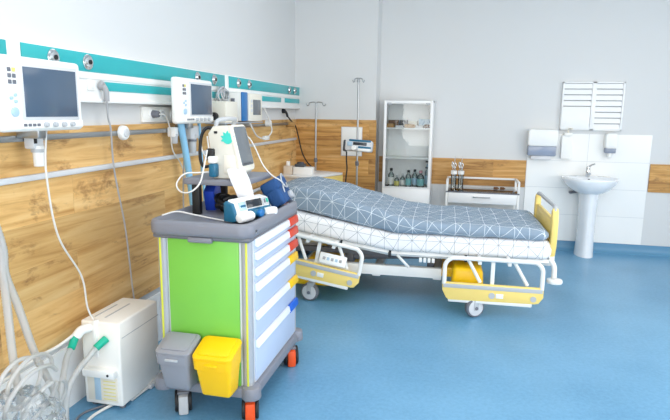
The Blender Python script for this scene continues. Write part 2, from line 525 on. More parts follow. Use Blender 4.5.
# ------------------------------------------------------------------ rails on the oak
t = thing('equipment_rail', 'flat steel equipment rail running along the oak wall under the teal panels', 'rail', (0, -3.5, 1.42))
obj('bar', B(.044, .054, -7.5, -.62, 1.418, 1.446, .003), 'steel', t)
for y in (-6.6, -5.2, -3.95, -3.3, -2.5, -1.7, -.78):
    o = obj('bracket', Cy((.016, y, 1.432), (.046, y, 1.432), .014, n=14), 'steel', t)
single('bumper_rail', B(.016, .040, -7.5, -.36, 1.232, 1.262, .008), 'bumper',
       'pale grey bumper strip across the middle of the left oak wall', 'rail', (.016, -3.5, 1.232))
# round white knob clamped on the rail
bm = BM(); cyl(bm, (.055, -3.955, 1.434), (.085, -3.955, 1.434), .044, .040, n=28, bev=.006)
t = thing('rail_clamp', 'round white clamp knob on the steel rail left of the small monitor', 'clamp', (.055, -3.955, 1.434))
obj('knob', bm, 'white', t); obj('cap', Cy((.083, -3.955, 1.434), (.092, -3.955, 1.434), .024, n=20, bev=.003), 'bumper', t)
# a wood-tone and grey end clamp near the corner
bm = BM(); cyl(bm, (.03, -.72, 1.425), (.12, -.72, 1.425), .03, n=18, bev=.004)
single('rail_clamp', bm, 'tan', 'small tan end clamp on the rail by the room corner', 'clamp', (.03, -.72, 1.425))
# socket strip
t = thing('socket_strip', 'white power socket strip on the wall just left of the small monitor', 'socket strip', (0, -3.45, 1.5))
obj('plate', B(0, .022, -3.665, -3.02, 1.488, 1.588, .006), 'ivory', t)
for y in (-3.565, -3.44, -3.30, -3.15):
    o = obj('socket', Cy((.020, y, 1.54), (.030, y, 1.54), .036, n=24, bev=.003), 'white', t)
    obj('pin_hole', Cy((.029, y, 1.54), (.0315, y, 1.54), .022, n=18), 'bumper', o)
# plug in the strip (grey) with its flex
t = thing('power_plug', 'grey round plug in the socket strip left of the small monitor', 'plug', (.031, -3.565, 1.54))
bm = BM(); cyl(bm, (.0315, -3.565, 1.54), (.075, -3.565, 1.54), .026, .020, n=18, bev=.004); obj('body', bm, 'greyd', t)
obj('flex', Tb([(.075, -3.565, 1.54), (.10, -3.53, 1.53), (.09, -3.46, 1.44), (.07, -3.40, 1.30), (.06, -3.28, 1.20), (.06, -3.17, 1.03), (.07, -3.10, .8), (.07, -3.05, .5)], .0045), 'wcable', t)
t = thing('power_plug', 'grey plug in the socket strip half behind the small monitor', 'plug', (.031, -3.30, 1.54))
bm = BM(); cyl(bm, (.0315, -3.30, 1.54), (.075, -3.30, 1.53), .026, .020, n=18, bev=.004); obj('body', bm, 'gcable', t)
obj('flex', Tb([(.07, -3.30, 1.53), (.10, -3.27, 1.49), (.11, -3.25, 1.40), (.07, -3.25, 1.2), (.05, -3.24, .9), (.05, -3.24, .6)], .006), 'gcable', t)
# big grey plug hanging in the long panel
t = thing('power_plug', 'large grey angled plug in the long teal panel right of the large monitor', 'plug', (.053, -4.12, 1.69))
bm = BM(); cyl(bm, (.053, -4.125, 1.695), (.074, -4.125, 1.69), .026, .022, n=20, bev=.004)
tube(bm, [(.072, -4.125, 1.692), (.084, -4.12, 1.665), (.08, -4.112, 1.61)], .015, n=10)
obj('body', bm, 'gcable', t)
obj('flex', Tb([(.08, -4.112, 1.615), (.078, -4.105, 1.52), (.078, -4.087, 1.453), (.07, -4.065, 1.228), (.065, -3.98, .863), (.06, -3.93, .464), (.06, -3.88, .12)], .005), 'gcable', t)
# black plug near the corner, flex hanging down to the back wall
t = thing('power_plug', 'black plug and drooping black flex under the panel nearest the room corner', 'plug', (.05, -.87, 1.56))
bm = BM(); cyl(bm, (.0, -.80, 1.575), (.035, -.80, 1.572), .028, .022, n=18, bev=.005)
tube(bm, [(.03, -.80, 1.575), (.046, -.79, 1.55), (.048, -.76, 1.515)], .014, n=10); obj('body', bm, 'black', t)
obj('flex', Tb([(.048, -.765, 1.52), (.055, -.66, 1.47), (.055, -.48, 1.405), (.07, -.42, 1.30), (.12, -.40, 1.08), (.20, -.40, .95), (.30, -.42, .87), (.36, -.44, .70)], .008), 'black', t)

# ------------------------------------------------------------------ wall-hung monitors (screens parallel to the left wall)
def monitor(label, y0, y1, z0, z1, sy0, sy1, sz0, sz1, keys):
    """housing front face at x = .22"""
    yc = (y0+y1)/2
    t = thing('patient_monitor', label, 'monitor', (.2, yc, z0))
    bm = BM()
    box(bm, .172, .222, y0, y1, z0, z1, .018, 4)
    box(bm, .06, .175, yc-.04, yc+.10, z0+.03, z1-.10, .012)
    obj('housing', bm, 'white', t)
    obj('bezel', B(.218, .226, sy0-.014, sy1+.014, sz0-.014, sz1+.014, .003), 'bumper', t)
    obj('screen', B(.220, .2285, sy0, sy1, sz0, sz1, .001), 'screen', t)
    zc = z0 + .028
    fp = obj('control_strip', B(.218, .229, y0+.09, y1-.012, z0+.012, z0+.046, .004), 'ivory', t)
    w = (y1-y0)
    for i in range(4):
        y = y0 + w*(.46+.115*i)
        obj('dial', Cy((.228, y, zc), (.244, y, zc), .012, .010, n=16, bev=.002), 'wbar', t)
    for i in range(4):
        y = y0 + w*(.22+.052*i)
        obj('button', B(.228, .233, y-.008, y+.008, zc-.006, zc+.006, .001), 'greyd', t)
    yk = (y0+sy0)/2 + .004
    for i in range(3):
        for j in range(2):
            obj('button', B(.221, .226, yk-.014+j*.024-.008, yk-.014+j*.024+.008, sz1-.008-i*.024-.016, sz1-.008-i*.024, .001),
                'greyd' if not (i == 0 and j == 1) else 'ylabel', t)
    for dy, dz, rr, mm in ((-.014, .085, .007, 'lblue'), (.008, .098, .007, 'lblue'), (.008, .072, .007, 'lblue'), (0, .030, .019, 'lblue')):
        obj('button', Cy((.221, yk+dy, sz0+dz-.01), (.229, yk+dy, sz0+dz-.01), rr, n=18, bev=.001), mm, t)
    obj('rail_bracket', B(.055, .17, yc+.0, yc+.05, z0-.035, z0+.032, .006), 'steel', t)
    return t
monitor('large white bedside monitor with dark screen at the left edge, on the rail', -4.985, -4.505, 1.470, 1.775, -4.868, -4.550, 1.531, 1.734, 1)
monitor('white bedside monitor with dark screen on the rail above the trolley', -3.59, -3.075, 1.480, 1.775, -3.415, -3.108, 1.539, 1.739, 1)
# water-trap cups hanging on the rail under the large monitor
t = thing('suction_holder', 'grey bracket and cup hanging on the rail under the large monitor', 'bracket', (.055, -4.69, 1.3))
obj('mount', B(.056, .11, -4.705, -4.64, 1.385, 1.455, .008), 'bumper', t)
obj('slot', B(.108, .113, -4.703, -4.685, 1.41, 1.45, .002), 'black', t)
bm = BM(); cyl(bm, (.10, -4.67, 1.40), (.10, -4.67, 1.305), .025, .023, n=20, bev=.004); obj('cup', bm, 'white', t)
obj('cup_ring', Cy((.10, -4.67, 1.385), (.10, -4.67, 1.37), .031, n=20), 'wbar', t)
t = thing('suction_holder', 'grey bracket and cup hanging on the rail under the small monitor', 'bracket', (.055, -3.2, 1.25))
obj('mount', B(.056, .14, -3.26, -3.14, 1.37, 1.46, .008), 'bumper', t)
bm = BM(); cyl(bm, (.11, -3.2, 1.40), (.11, -3.2, 1.27), .034, .030, n=20, bev=.004); obj('cup', bm, 'wbar', t)
obj('cup_ring', Cy((.11, -3.2, 1.365), (.11, -3.2, 1.35), .037, n=20), 'greyd', t)
t = thing('suction_holder', 'small white cup clipped to the rail left of the light blue hose', 'bracket', (.055, -3.46, 1.3))
obj('mount', B(.056, .11, -3.44, -3.38, 1.39, 1.455, .008), 'white', t)
bm = BM(); cyl(bm, (.09, -3.41, 1.41), (.09, -3.41, 1.345), .025, .021, n=20, bev=.004); obj('cup', bm, 'wbar', t)

# third device: deep white box, blue stripe, small grey screen
t = thing('gas_monitor', 'deep white box monitor with blue edge stripe on the rail past the small monitor', 'monitor', (.1, -2.3, 1.48))
bm = BM(); box(bm, .055, .190, -2.47, -2.06, 1.484, 1.715, .008); obj('housing', bm, 'ivory', t)
obj('stripe', B(.188, .206, -2.472, -2.36, 1.484, 1.722, .006), 'bluep', t)
obj('front_panel', B(.188, .222, -2.36, -2.055, 1.482, 1.715, .008), 'cream', t)
obj('screen', B(.220, .2255, -2.28, -2.10, 1.535, 1.665, .002), 'screen2', t)
obj('label_plate', B(.1, .135, -2.4735, -2.468, 1.60, 1.67, .001), 'greyd', t)
for i in range(3): obj('key', B(.220, .226, -2.33, -2.30, 1.64-.04*i, 1.665-.04*i, .002), 'bumper', t)
t = thing('power_box', 'small cream box with black connector left of the blue striped monitor', 'box', (.1, -2.7, 1.47))
bm = BM(); box(bm, .055, .20, -2.80, -2.56, 1.475, 1.64, .008); obj('housing', bm, 'cream', t)
obj('connector', Cy((.11, -2.80, 1.525), (.11, -2.845, 1.525), .030, n=18, bev=.004), 'black', t)
# coil of cables hung from the panel
bm = BM()
for i, (dx, dy, rr) in enumerate(((0, 0, .066), (.012, .01, .058), (.022, -.012, .070), (.03, .006, .05), (.016, -.02, .062), (.036, .015, .04))):
    pts = [(.075+dx+.006*math.sin(3*a+i), -2.60+dy+rr*math.cos(a)*1.35, 1.69+rr*math.sin(a)*.95) for a in [2*PI*k/14 for k in range(15)]]
    tube(bm, pts, .006, n=6, sm=4)
single('cable_coil', bm, 'wbar', 'grey coiled cables hung on the wall beside the small monitor', 'cable', (.08, -2.60, 1.63))
# shelf bar below these devices (they sit on it)
t = thing('device_shelf', 'narrow steel shelf carrying the blue striped monitor', 'shelf', (.1, -2.45, 1.46))
obj('plate', B(.05, .225, -2.86, -2.04, 1.466, 1.476, .003), 'alu', t)
for y in (-2.7, -2.2): obj('bracket', B(.054, .16, y-.015, y+.015, 1.44, 1.468, .003), 'steel', t)
# white looped cable beneath
bm = BM(); tube(bm, [(.20, -2.30, 1.47), (.21, -2.27, 1.42), (.2, -2.12, 1.345), (.19, -1.88, 1.32), (.16, -1.62, 1.38), (.10, -1.54, 1.50), (.06, -1.55, 1.60)], .007)
t = thing('looped_cable', 'white cable loop hanging below the blue striped monitor', 'cable', (.2, -1.9, 1.26))
obj('flex', bm, 'wcable', t); obj('inline_plug', B(.175, .21, -1.94, -1.82, 1.302, 1.342, .008), 'wcable', t)
# hanging connectors on the rail right of it
bm = BM(); cyl(bm, (.056, -1.50, 1.45), (.11, -1.50, 1.45), .035, .03, n=20, bev=.004)
single('rail_clamp', bm, 'white', 'white clamp knob on the rail right of the blue striped monitor', 'clamp', (.056, -1.50, 1.45))

# light blue hoses below the small monitor
single('gas_hose', Tb([(.12, -3.375, 1.50), (.125, -3.345, 1.36), (.125, -3.30, 1.19), (.12, -3.23, .90), (.11, -3.19, .62), (.10, -3.18, .3), (.10, -3.18, .03)], .023, n=12), 'lhose',
       'thick light blue hose hanging from the small monitor to behind the trolley', 'hose', (.12, -3.375, 1.5))
single('gas_hose', Tb([(.11, -3.08, 1.50), (.11, -3.07, 1.36), (.10, -3.03, 1.17), (.10, -3.0, .9), (.09, -3.0, .5), (.09, -3.0, .02)], .012, n=10), 'lhose',
       'thinner light blue hose hanging right of the thick one', 'hose', (.11, -3.08, 1.5))
# white flex from the large monitor down to the machine
single('monitor_flex', Tb([(.15, -4.66, 1.50), (.15, -4.675, 1.435), (.15, -4.69, 1.27), (.145, -4.64, .978), (.14, -4.49, .736), (.14, -4.46, .56), (.16, -4.44, .475)], .0048), 'wcable',
       'thin white flex hanging from the large monitor to the white floor machine', 'cable', (.15, -4.66, 1.5))

# ------------------------------------------------------------------ white suction machine on the floor
t = thing('suction_machine', 'white upright suction machine standing on the floor by the oak wall', 'medical machine', (.18, -4.24, 0))
mx0, mx1, my0, my1 = .092, .315, -4.46, -4.085
bm = BM(); box(bm, mx0, mx1, my0, my1, .022, .485, .010, 3); obj('housing', bm, 'ivory', t)
obj('seam', B(mx0-.001, mx1+.001, my0+.02, my1+.001, .396, .400, 0), 'wbar', t)
for i in range(2):
    obj('top_slot', B(.13+.06*i, .142+.06*i, my0+.06, my1-.12+.03*i, .481, .4865, .002), 'wbar', t)
obj('front_ledge', B(mx0+.016, mx1-.02, my0-.038, my0+.01, .190, .232, .008), 'white', t)
obj('port_hole', Cy((mx1-.055, my0-.040, .211), (mx1-.055, my0-.036, .211), .007, n=12), 'black', t)
w = obj('filter_window', B(mx0+.02, mx1-.025, my0-.004, my0+.01, .045, .18, .003), 'cream', t)
obj('level_strip', B(mx0+.065, mx0+.10, my0-.007, my0, .05, .18, .001), 'lblue', t)
for i in range(6): obj('scale_mark', B(mx0+.115, mx1-.035, my0-.0055, my0, .058+.02*i, .062+.02*i, 0), 'ylabel', t)
obj('front_spine', B(.165, .190, my0-.012, my0+.02, .29, .491, .006), 'white', t)
bm = BM(); tube(bm, [(.15, my0+.04, .445), (.145, my0-.005, .45), (.125, my0-.04, .445), (.108, my0-.058, .42)], .025, n=14)
obj('elbow_port', bm, 'white', t)
for x in (mx0+.03, mx1-.03):
    for y in (my0+.04, my1-.04): obj('foot', Cy((x, y, 0), (x, y, .024), .016, n=14), 'greyd', t)
def hose_end(label, pts, conn):
    h = thing('breathing_hose', label, 'hose', pts[-1])
    obj('tubing', Tb(pts, .014, n=12, ribs=.012), 'hose', h)
    obj('cuff', Cy(conn[0], conn[1], .021, .019, n=18, bev=.003), 'mint', h)
hose_end('translucent hose with green cuff on the elbow port of the floor machine',
         [(.094, -4.545, .365), (.11, -4.60, .34), (.16, -4.69, .30), (.19, -4.755, .24), (.20, -4.79, .15), (.22, -4.82, .02)], ((.106, -4.52, .425), (.093, -4.545, .36)))
hose_end('translucent hose with green cuff on the front of the floor machine',
         [(.215, -4.51, .365), (.205, -4.56, .335), (.20, -4.64, .30), (.21, -4.73, .24), (.225, -4.775, .13), (.25, -4.80, .02)], ((.240, -4.460, .398), (.213, -4.513, .364)))
# corrugated hoses at the far left, hanging down into the plastic bag
single('breathing_hose', Tb([(.07, -5.55, 1.43), (.14, -5.35, 1.40), (.19, -5.12, 1.24), (.20, -5.04, 1.05), (.20, -5.032, .90), (.20, -5.027, .768), (.20, -5.02, .515), (.20, -5.003, .362), (.22, -4.99, .2)], .015, n=12, ribs=.014), 'hose',
       'translucent hose hanging at the far left edge, the left one of two', 'hose', (.16, -4.93, 1.2))
single('breathing_hose', Tb([(.07, -5.48, 1.43), (.15, -5.30, 1.38), (.20, -5.10, 1.20), (.205, -5.03, 1.03), (.20, -5.02, .90), (.20, -4.971, .748), (.20, -4.897, .492), (.20, -4.807, .279), (.21, -4.79, .124), (.23, -4.79, .03)], .015, n=12, ribs=.014), 'hose',
       'translucent hose slanting down right beside the far left one', 'hose', (.17, -4.9, 1.2))
# thin white tube running along the foot of the oak to the elbow port
single('drain_tube', Tb([(.12, -4.50, .45), (.07, -4.60, .40), (.05, -4.68, .39), (.05, -4.80, .385), (.08, -4.95, .39), (.12, -5.1, .42)], .008), 'wcable',
       'thin white tube running left from the floor machine along the oak edge', 'hose', (.08, -4.53, .43))
# plastic bag with loops of tubing
bm = BM(); bmesh.ops.create_icosphere(bm, subdivisions=5, radius=1)
for v in bm.verts:
    d = v.co.normalized()
    k = 1 + .20*noise.noise(d*2.3) + .10*noise.noise(d*6.0+Vector((3, 1, 2))) + .07*abs(noise.noise(d*13))
    v.co = Vector((.25+.15*d.x*k, -5.09+.20*d.y*k, max(.004, .18+.23*d.z*k)))
single('plastic_bag', bm, 'bag', 'crumpled clear plastic bag on the floor in the lower left corner', 'bag', (.25, -5.08, 0), angle=25)
bm = BM()
for i, (c, rr, tl) in enumerate((((.24, -4.98, .42), .13, .3), ((.26, -5.0, .36), .15, .5), ((.24, -5.04, .44), .12, .1), ((.28, -4.96, .30), .13, .7))):
    pts = [(c[0]+rr*.45*math.sin(a)*tl, c[1]+rr*math.cos(a), c[2]+rr*.85*math.sin(a)) for a in [2*PI*k/12+.5*i for k in range(12)]]
    tube(bm, pts, .009, n=8)
single('tubing_coil', bm, 'hose', 'loops of clear tubing bunched in the bag in the lower left corner', 'hose', (.26, -4.92, .1))
# leads on the floor
single('floor_lead', Tb([(.30, -4.06, .035), (.31, -4.2, .03), (.28, -4.35, .02), (.22, -4.47, .012), (.2, -4.58, .008), (.24, -4.72, .008), (.3, -4.9, .008)], .008), 'wcable',
       'white lead running on the blue floor from under the floor machine', 'cable', (.3, -4.06, 0))
single('floor_lead', Tb([(.20, -4.45, .012), (.14, -4.52, .008), (.14, -4.60, .008), (.22, -4.76, .008)], .006), 'greyd',
       'dark lead curving on the floor in front of the floor machine', 'cable', (.2, -4.45, 0))
t = thing('lead_with_plug', 'white lead with a boxy inline plug lying right of the floor machine', 'cable', (.33, -4.1, 0))
obj('flex', Tb([(.345, -3.92, .2), (.35, -3.96, .08), (.335, -4.05, .03), (.325, -4.12, .016), (.31, -4.24, .012), (.30, -4.36, .01)], .008), 'wcable', t)
obj('inline_plug', B(.305, .335, -4.22, -4.14, .002, .03, .006), 'wbar', t)

# ------------------------------------------------------------------ drawer trolley
t = thing('medical_trolley', 'grey, white and lime green drawer trolley with raised shelf in the foreground', 'trolley', (.78, -4.0, 0))
X0, X1, Y0, Y1 = .505, 1.008, -4.385, -3.60
obj('carcass', B(X0+.01, X1-.004, Y0+.012, Y1-.005, .18, .955, .004), 'bumper', t)
# corner posts with yellow-green line
for x in (X0, X1):
    for y in (Y0, Y1):
        sx = 1 if x == X0 else -1; s_y = 1 if y == Y0 else -1
        p = BM(); prism(p, rrect(min(x, x+sx*.055), max(x, x+sx*.055), min(y, y+s_y*.05), max(y, y+s_y*.05), .022), .795, Matrix.Translation((0, 0, .5675)))
        po = obj('corner_post', p, 'alu', t)
        if y == Y0:
            obj('colour_line', B(x+sx*.021-.005, x+sx*.021+.005, Y0-.003, Y0+.004, .175, .955, .001), 'lime_y', po)
obj('end_panel', B(X0+.06, X1-.062, Y0+.004, Y0+.016, .18, .955, .003), 'green', t)
obj('end_panel', B(X0+.06, X1-.062, Y1-.016, Y1-.004, .18, .94, .003), 'green', t)
# base plate with corner bumpers
bm = BM(); prism(bm, rrect(X0-.02, X1+.02, Y0-.02, Y1+.02, .05), .055, Matrix.Translation((0, 0, .155)), .008)
for x in (X0+.01, X1-.008):
    for y in (Y0+.01, Y1-.01): cyl(bm, (x, y, .125), (x, y, .19), .052, .047, n=24, bev=.008)
obj('base_plate', bm, 'grey', t)
# drawers on the right-hand side
zb = [.948, .880, .798, .718, .567, .418, .19]
tabs = ['red', 'red', 'red', 'yel', 'yel', 'blue']
for i in range(6):
    zt, zl = zb[i]-.004, zb[i+1]+.004
    d = obj('drawer', B(X1-.012, X1+.004, Y0+.055, Y1-.052, zl, zt, .004), 'drawer', t)
    zh = zt - .014
    bm = BM()
    pr = [(0, -.020), (.013, -.024), (.017, -.018), (.010, .014), (0, .016)]
    prism(bm, pr, .64, Matrix.Translation((X1+.003, (Y0+Y1)/2-.015, zh-.002)) @ Matrix(((1, 0, 0, 0), (0, 0, -1, 0), (0, 1, 0, 0), (0, 0, 0, 1))), .002)
    obj('handle', bm, 'handle', d)
    bm = BM()
    prism(bm, [(0, -.023), (.016, -.028), (.020, -.020), (.013, .017), (0, .019)], .16,
          Matrix.Translation((X1+.003, Y1-.115, zh-.002)) @ Matrix(((1, 0, 0, 0), (0, 0, -1, 0), (0, 1, 0, 0), (0, 0, 0, 1))), .002)
    tb = obj('colour_tab', bm, tabs[i], d); tb['label'] = {'red': 'red tab', 'yel': 'yellow tab', 'blue': 'blue tab'}[tabs[i]]
# worktop: a tray with a thick rounded rim
def rim_ring(g, z, r):
    return [(x, y, z) for x, y in rrect(X0-.035+g, X1+.014-g, Y0-.035+g, Y1+.020-g, max(.012, r-g), 6)]
bm = BM()
loft(bm, [rim_ring(.012, .956, .07), rim_ring(.003, .963, .07), rim_ring(0, .98, .07), rim_ring(0, 1.012, .07), rim_ring(.006, 1.026, .07),
          rim_ring(.018, 1.031, .07), rim_ring(.032, 1.027, .07), rim_ring(.042, 1.014, .07), rim_ring(.060, 1.006, .075), rim_ring(.09, 1.004, .08)])
obj('worktop', bm, 'grey', t, angle=70)
obj('under_rim', B(X0-.012, X1+.004, Y0-.016, Y1+.01, .936, .962, .012), 'greyd', t)
obj('pull_grip', B(.69, .82, Y0-.030, Y0-.004, .926, .955, .008), 'grey', t)
obj('rim_stud', Cy((X1+.006, Y0+.05, .985), (X1+.014, Y0+.05, .985), .009, n=14), 'white', t)
# raised rear shelf on two posts
for y in (-4.07, -3.72): obj('shelf_post', B(.555, .60, y-.018, y+.018, 1.0, 1.172, .004), 'black', t)
bm = BM(); prism(bm, rrect(.498, .862, -4.095, -3.63, .03), .032, Matrix.Translation((0, 0, 1.184)), .006)
obj('raised_shelf', bm, 'grey', t)
# castors
for x, y, mm, sw in ((.615, -4.37, 'wbar', 28), (.985, -4.355, 'orange', 20), (.60, -3.66, 'wbar', 10), (1.0, -3.70, 'orange', 24)):
    T = Matrix.Translation((x, y, 0)) @ Matrix.Rotation(R(sw), 4, 'Z')
    def ct(bm): bmesh.ops.transform(bm, matrix=T, verts=bm.verts); return bm
    bm = BM(); cyl(bm, (0, 0, .105), (0, 0, .135), .024, n=16); box(bm, -.03, .03, -.035, .04, .098, .122, .010)
    c = obj('castor', ct(bm), 'greyd', t)
    for q in (-1, 1):
        w = BM(); cyl(w, (q*.034-.009, 0, .058), (q*.034+.009, 0, .058), .0575, n=28, bev=.006); obj('wheel', ct(w), 'black', c)
    h = BM(); prism(h, [(-.058, .004), (.058, .004), (.064, .05), (.052, .10), (.0, .115), (-.052, .10), (-.066, .05)], .050, YZ, .008)
    g = obj('wheel_guard', ct(h), mm, c); g['label'] = 'orange brake guard' if mm == 'orange' else 'pale grey wheel guard'

# two little bins hung on the green end
def bin_(label, x0, x1, body, y0, y1, zf, zr, zbot):
    b = thing('waste_bin', label, 'bin', ((x0+x1)/2, (y0+y1)/2, zbot))
    bm = BM(); taper(bm, x0+.010, x1-.010, y0+.010, y1-.002, zbot, zf-.02, .80, .016, ky=.72, anchor_y=y1-.002); obj('body', bm, body, b)
    sl_ = math.atan2(zr-zf, y1-y0); L_ = math.hypot(zr-zf, y1-y0)
    T_ = Matrix.Translation(((x0+x1)/2, y0, zf)) @ Matrix.Rotation(sl_, 4, 'X')
    w = (x1-x0)/2
    bm = BM(); prism(bm, rrect(-w, w, 0, L_, .03), .022, T_ @ Matrix.Translation((0, 0, -.010)), .008)
    prism(bm, rrect(-w+.022, w-.022, .022, L_-.012, .02), .012, T_ @ Matrix.Translation((0, 0, .003)), .005)
    l = obj('lid', bm, body, b)
    bm = BM()      # collar under the lid, following its slope
    loft(bm, [[(x, y, zf-.062) for x, y in rrect(x0+.006, x1-.006, y0+.006, y1, .028)], [(x, y, zf-.014+(y-y0)/(y1-y0)*(zr-zf)) for x, y in rrect(x0+.002, x1-.002, y0+.002, y1, .028)]])
    obj('collar', bm, body, b)
    obj('grip', B((x0+x1)/2-.034, (x0+x1)/2+.034, y0-.003, y0+.01, zf-.042, zf-.030, .003), 'wbar' if body == 'binmat' else 'yel', l)
bin_('small grey lidded bin hung on the green end of the trolley', .562, .752, 'binmat', -4.555, -4.402, .402, .452, .19)
bin_('small yellow lidded bin hung on the green end of the trolley', .764, .972, 'yel', -4.565, -4.402, .400, .452, .18)

# ------------------------------------------------------------------ things on the trolley
# portable monitor: body leaning back, screen looking right
t = thing('portable_monitor', 'white portable monitor with teal emblem, leaning back on the trolley shelf', 'monitor', (.765, -3.96, 1.2005))
bm = BM(); prism(bm, [(-.095, 0), (.02, 0), (.062, .035), (.062, .06), (.012, .272), (-.012, .288), (-.095, .285), (-.125, .245)], .19, XZ, .016)
obj('housing', bm, 'shell', t, local=True)
FT = Matrix.Translation((.064, 0, .048)) @ Matrix.Rotation(R(-13.5), 4, 'Y')
def ft(bm): bmesh.ops.transform(bm, matrix=FT, verts=bm.verts); return bm
bm = BM(); prism(bm, rrect(-.098, .098, -.008, .25, .03), .024, YZ, .007)
obj('front_frame', ft(bm), 'cream', t, local=True)
bm = BM(); prism(bm, rrect(-.083, .083, .022, .238, .014), .008, Matrix.Translation((.011, 0, 0)) @ YZ, .002)
sc_ = obj('screen', ft(bm), 'screen2', t, local=True)
obj('key_row', ft(B(.014, .018, -.07, .05, .026, .036, .001)), 'lid', sc_, local=True)
# emblem: plain round fan of petals on the near side
bm = BM()
for i in range(7):
    a = R(200-36*i)
    prism(bm, [(.004*math.cos(a+1.57), .004*math.sin(a+1.57)), (.032*math.cos(a-.22), .032*math.sin(a-.22)), (.043*math.cos(a), .043*math.sin(a)), (.032*math.cos(a+.22), .032*math.sin(a+.22))],
          .002, Matrix.Translation((-.006, -.096, .220)) @ XZ)
prism(bm, [(.030*math.cos(2*PI*k/14), .030*math.sin(2*PI*k/14)) for k in range(14)], .003, Matrix.Translation((-.006, -.096, .220)) @ XZ)
obj('emblem', bm, 'aqua', t, local=True)
obj('handle', Tb([(-.085, -.07, .27), (-.075, -.07, .31), (-.045, -.04, .322), (-.03, .05, .322), (-.04, .08, .31), (-.05, .08, .27)], .012, n=10), 'wbar', t, local=True)
obj('socket_block', B(-.125, -.082, -.115, -.075, .10, .165, .008), 'black', t, local=True)
obj('cable_plug', B(-.105, -.062, -.135, -.085, .012, .085, .010), 'tealb', t, local=True)
obj('plug_cap', B(-.112, -.066, -.130, -.085, .085, .125, .010), 'white', t, local=True)
obj('vent', B(-.085, -.065, -.098, -.094, .245, .258, .002), 'black', t, local=True)
obj('printer_door', B(-.03, .035, -.102, -.090, .03, .13, .006), 'cream', t, local=True)
# paper strip flowing down
bm = BM(); rows_ = [(.800, .905, -4.06, -3.98, 1.315), (.815, .915, -4.075, -4.00, 1.27), (.83, .925, -4.10, -4.03, 1.20), (.84, .935, -4.125, -4.06, 1.12), (.85, .94, -4.14, -4.08, 1.03), (.855, .945, -4.145, -4.10, 1.008)]
rows = [((.765, -4.075), (.850, -4.05), 1.262), ((.777, -4.108), (.872, -4.083), 1.25), ((.80, -4.12), (.895, -4.085), 1.20), ((.825, -4.115), (.905, -4.07), 1.14), ((.838, -4.10), (.905, -4.05), 1.08), ((.835, -4.085), (.895, -4.035), 1.014)]
P0 = smooth_path([(*a, z) for a, b, z in rows], 6); P1 = smooth_path([(*b, z) for a, b, z in rows], 6)
secs = []
for a, b in zip(P0, P1):
    nv = Vector((b-a)).cross(Vector((0, 0, 1))).normalized()*.0007
    secs.append([a-nv, b-nv, b+nv, a+nv])
loft(bm, secs)
single('paper_strip', bm, 'paper', 'long white printout hanging from the portable monitor down to the trolley top', 'paper', (.85, -4.12, 1.01))

# syringe pump on the worktop
ang = math.atan2(.34, .11) - PI/2
t = thing('syringe_pump', 'white and petrol syringe pump on the near edge of the trolley top', 'pump', (.895, -4.125, 1.009), ang)
ZS = Matrix.Diagonal((1, .94, .80, 1))
bm = BM(); prism(bm, [(-.035, 0), (.03, 0), (.045, .012), (.035, .075), (.02, .118), (-.025, .13), (-.035, .12)], .325, XZ, .010)
bmesh.ops.transform(bm, matrix=ZS, verts=bm.verts); obj('housing', bm, 'tealb', t, local=True)
bm = BM(); prism(bm, [(-.025, .012), (.042, .012), (.051, .03), (.040, .085), (.024, .128), (-.022, .138)], .285, XZ, .008)
bmesh.ops.transform(bm, matrix=ZS, verts=bm.verts); obj('front_shell', bm, 'white', t, local=True)
SL = Matrix.Translation((.034, 0, .079)) @ Matrix.Rotation(R(-18), 4, 'Y')
def sl(bm): bmesh.ops.transform(bm, matrix=SL, verts=bm.verts); return bm
obj('display', sl(B(.004, .009, -.055, .065, -.018, .022, .002)), 'screen3', t, local=True)
obj('keypad', sl(B(.004, .008, -.115, -.065, -.026, .020, .008)), 'lblue', t, local=True)
obj('keypad', sl(B(.004, .008, .075, .125, -.018, .022, .006)), 'wbar', t, local=True)
for i in range(3):
    obj('key', sl(Cy((.007, -.102+.013*i, -.003), (.012, -.102+.013*i, -.003), .006, n=12)), 'tealb', t, local=True)
for i in range(2): obj('key', sl(B(.007, .012, .085+.02*i, .098+.02*i, -.008, .014, .002)), 'mint' if i else 'greyd', t, local=True)
obj('display_band', sl(B(.003, .008, -.055, .13, -.034, -.024, .002)), 'tealb', t, local=True)
bm = BM(); cyl(bm, (.066, -.15, .027), (.066, -.045, .027), .026, n=20, bev=.010); obj('syringe_cover', bm, 'white', t, local=True)
bm = BM(); cyl(bm, (.060, -.04, .035), (.060, .03, .035), .018, n=16, bev=.004); cyl(bm, (.060, .03, .036), (.075, .03, .036), .026, n=18, bev=.004); obj('plunger_grip', bm, 'tealb', t, local=True)
bm = BM(); box(bm, .040, .092, .055, .150, .004, .050, .016, 3); obj('drive_head', bm, 'white', t, local=True)
bm = BM(); cyl(bm, (.074, .0, .034), (.098, .0, .034), .020, n=18, bev=.004); obj('knob', bm, 'bluep', t, local=True)
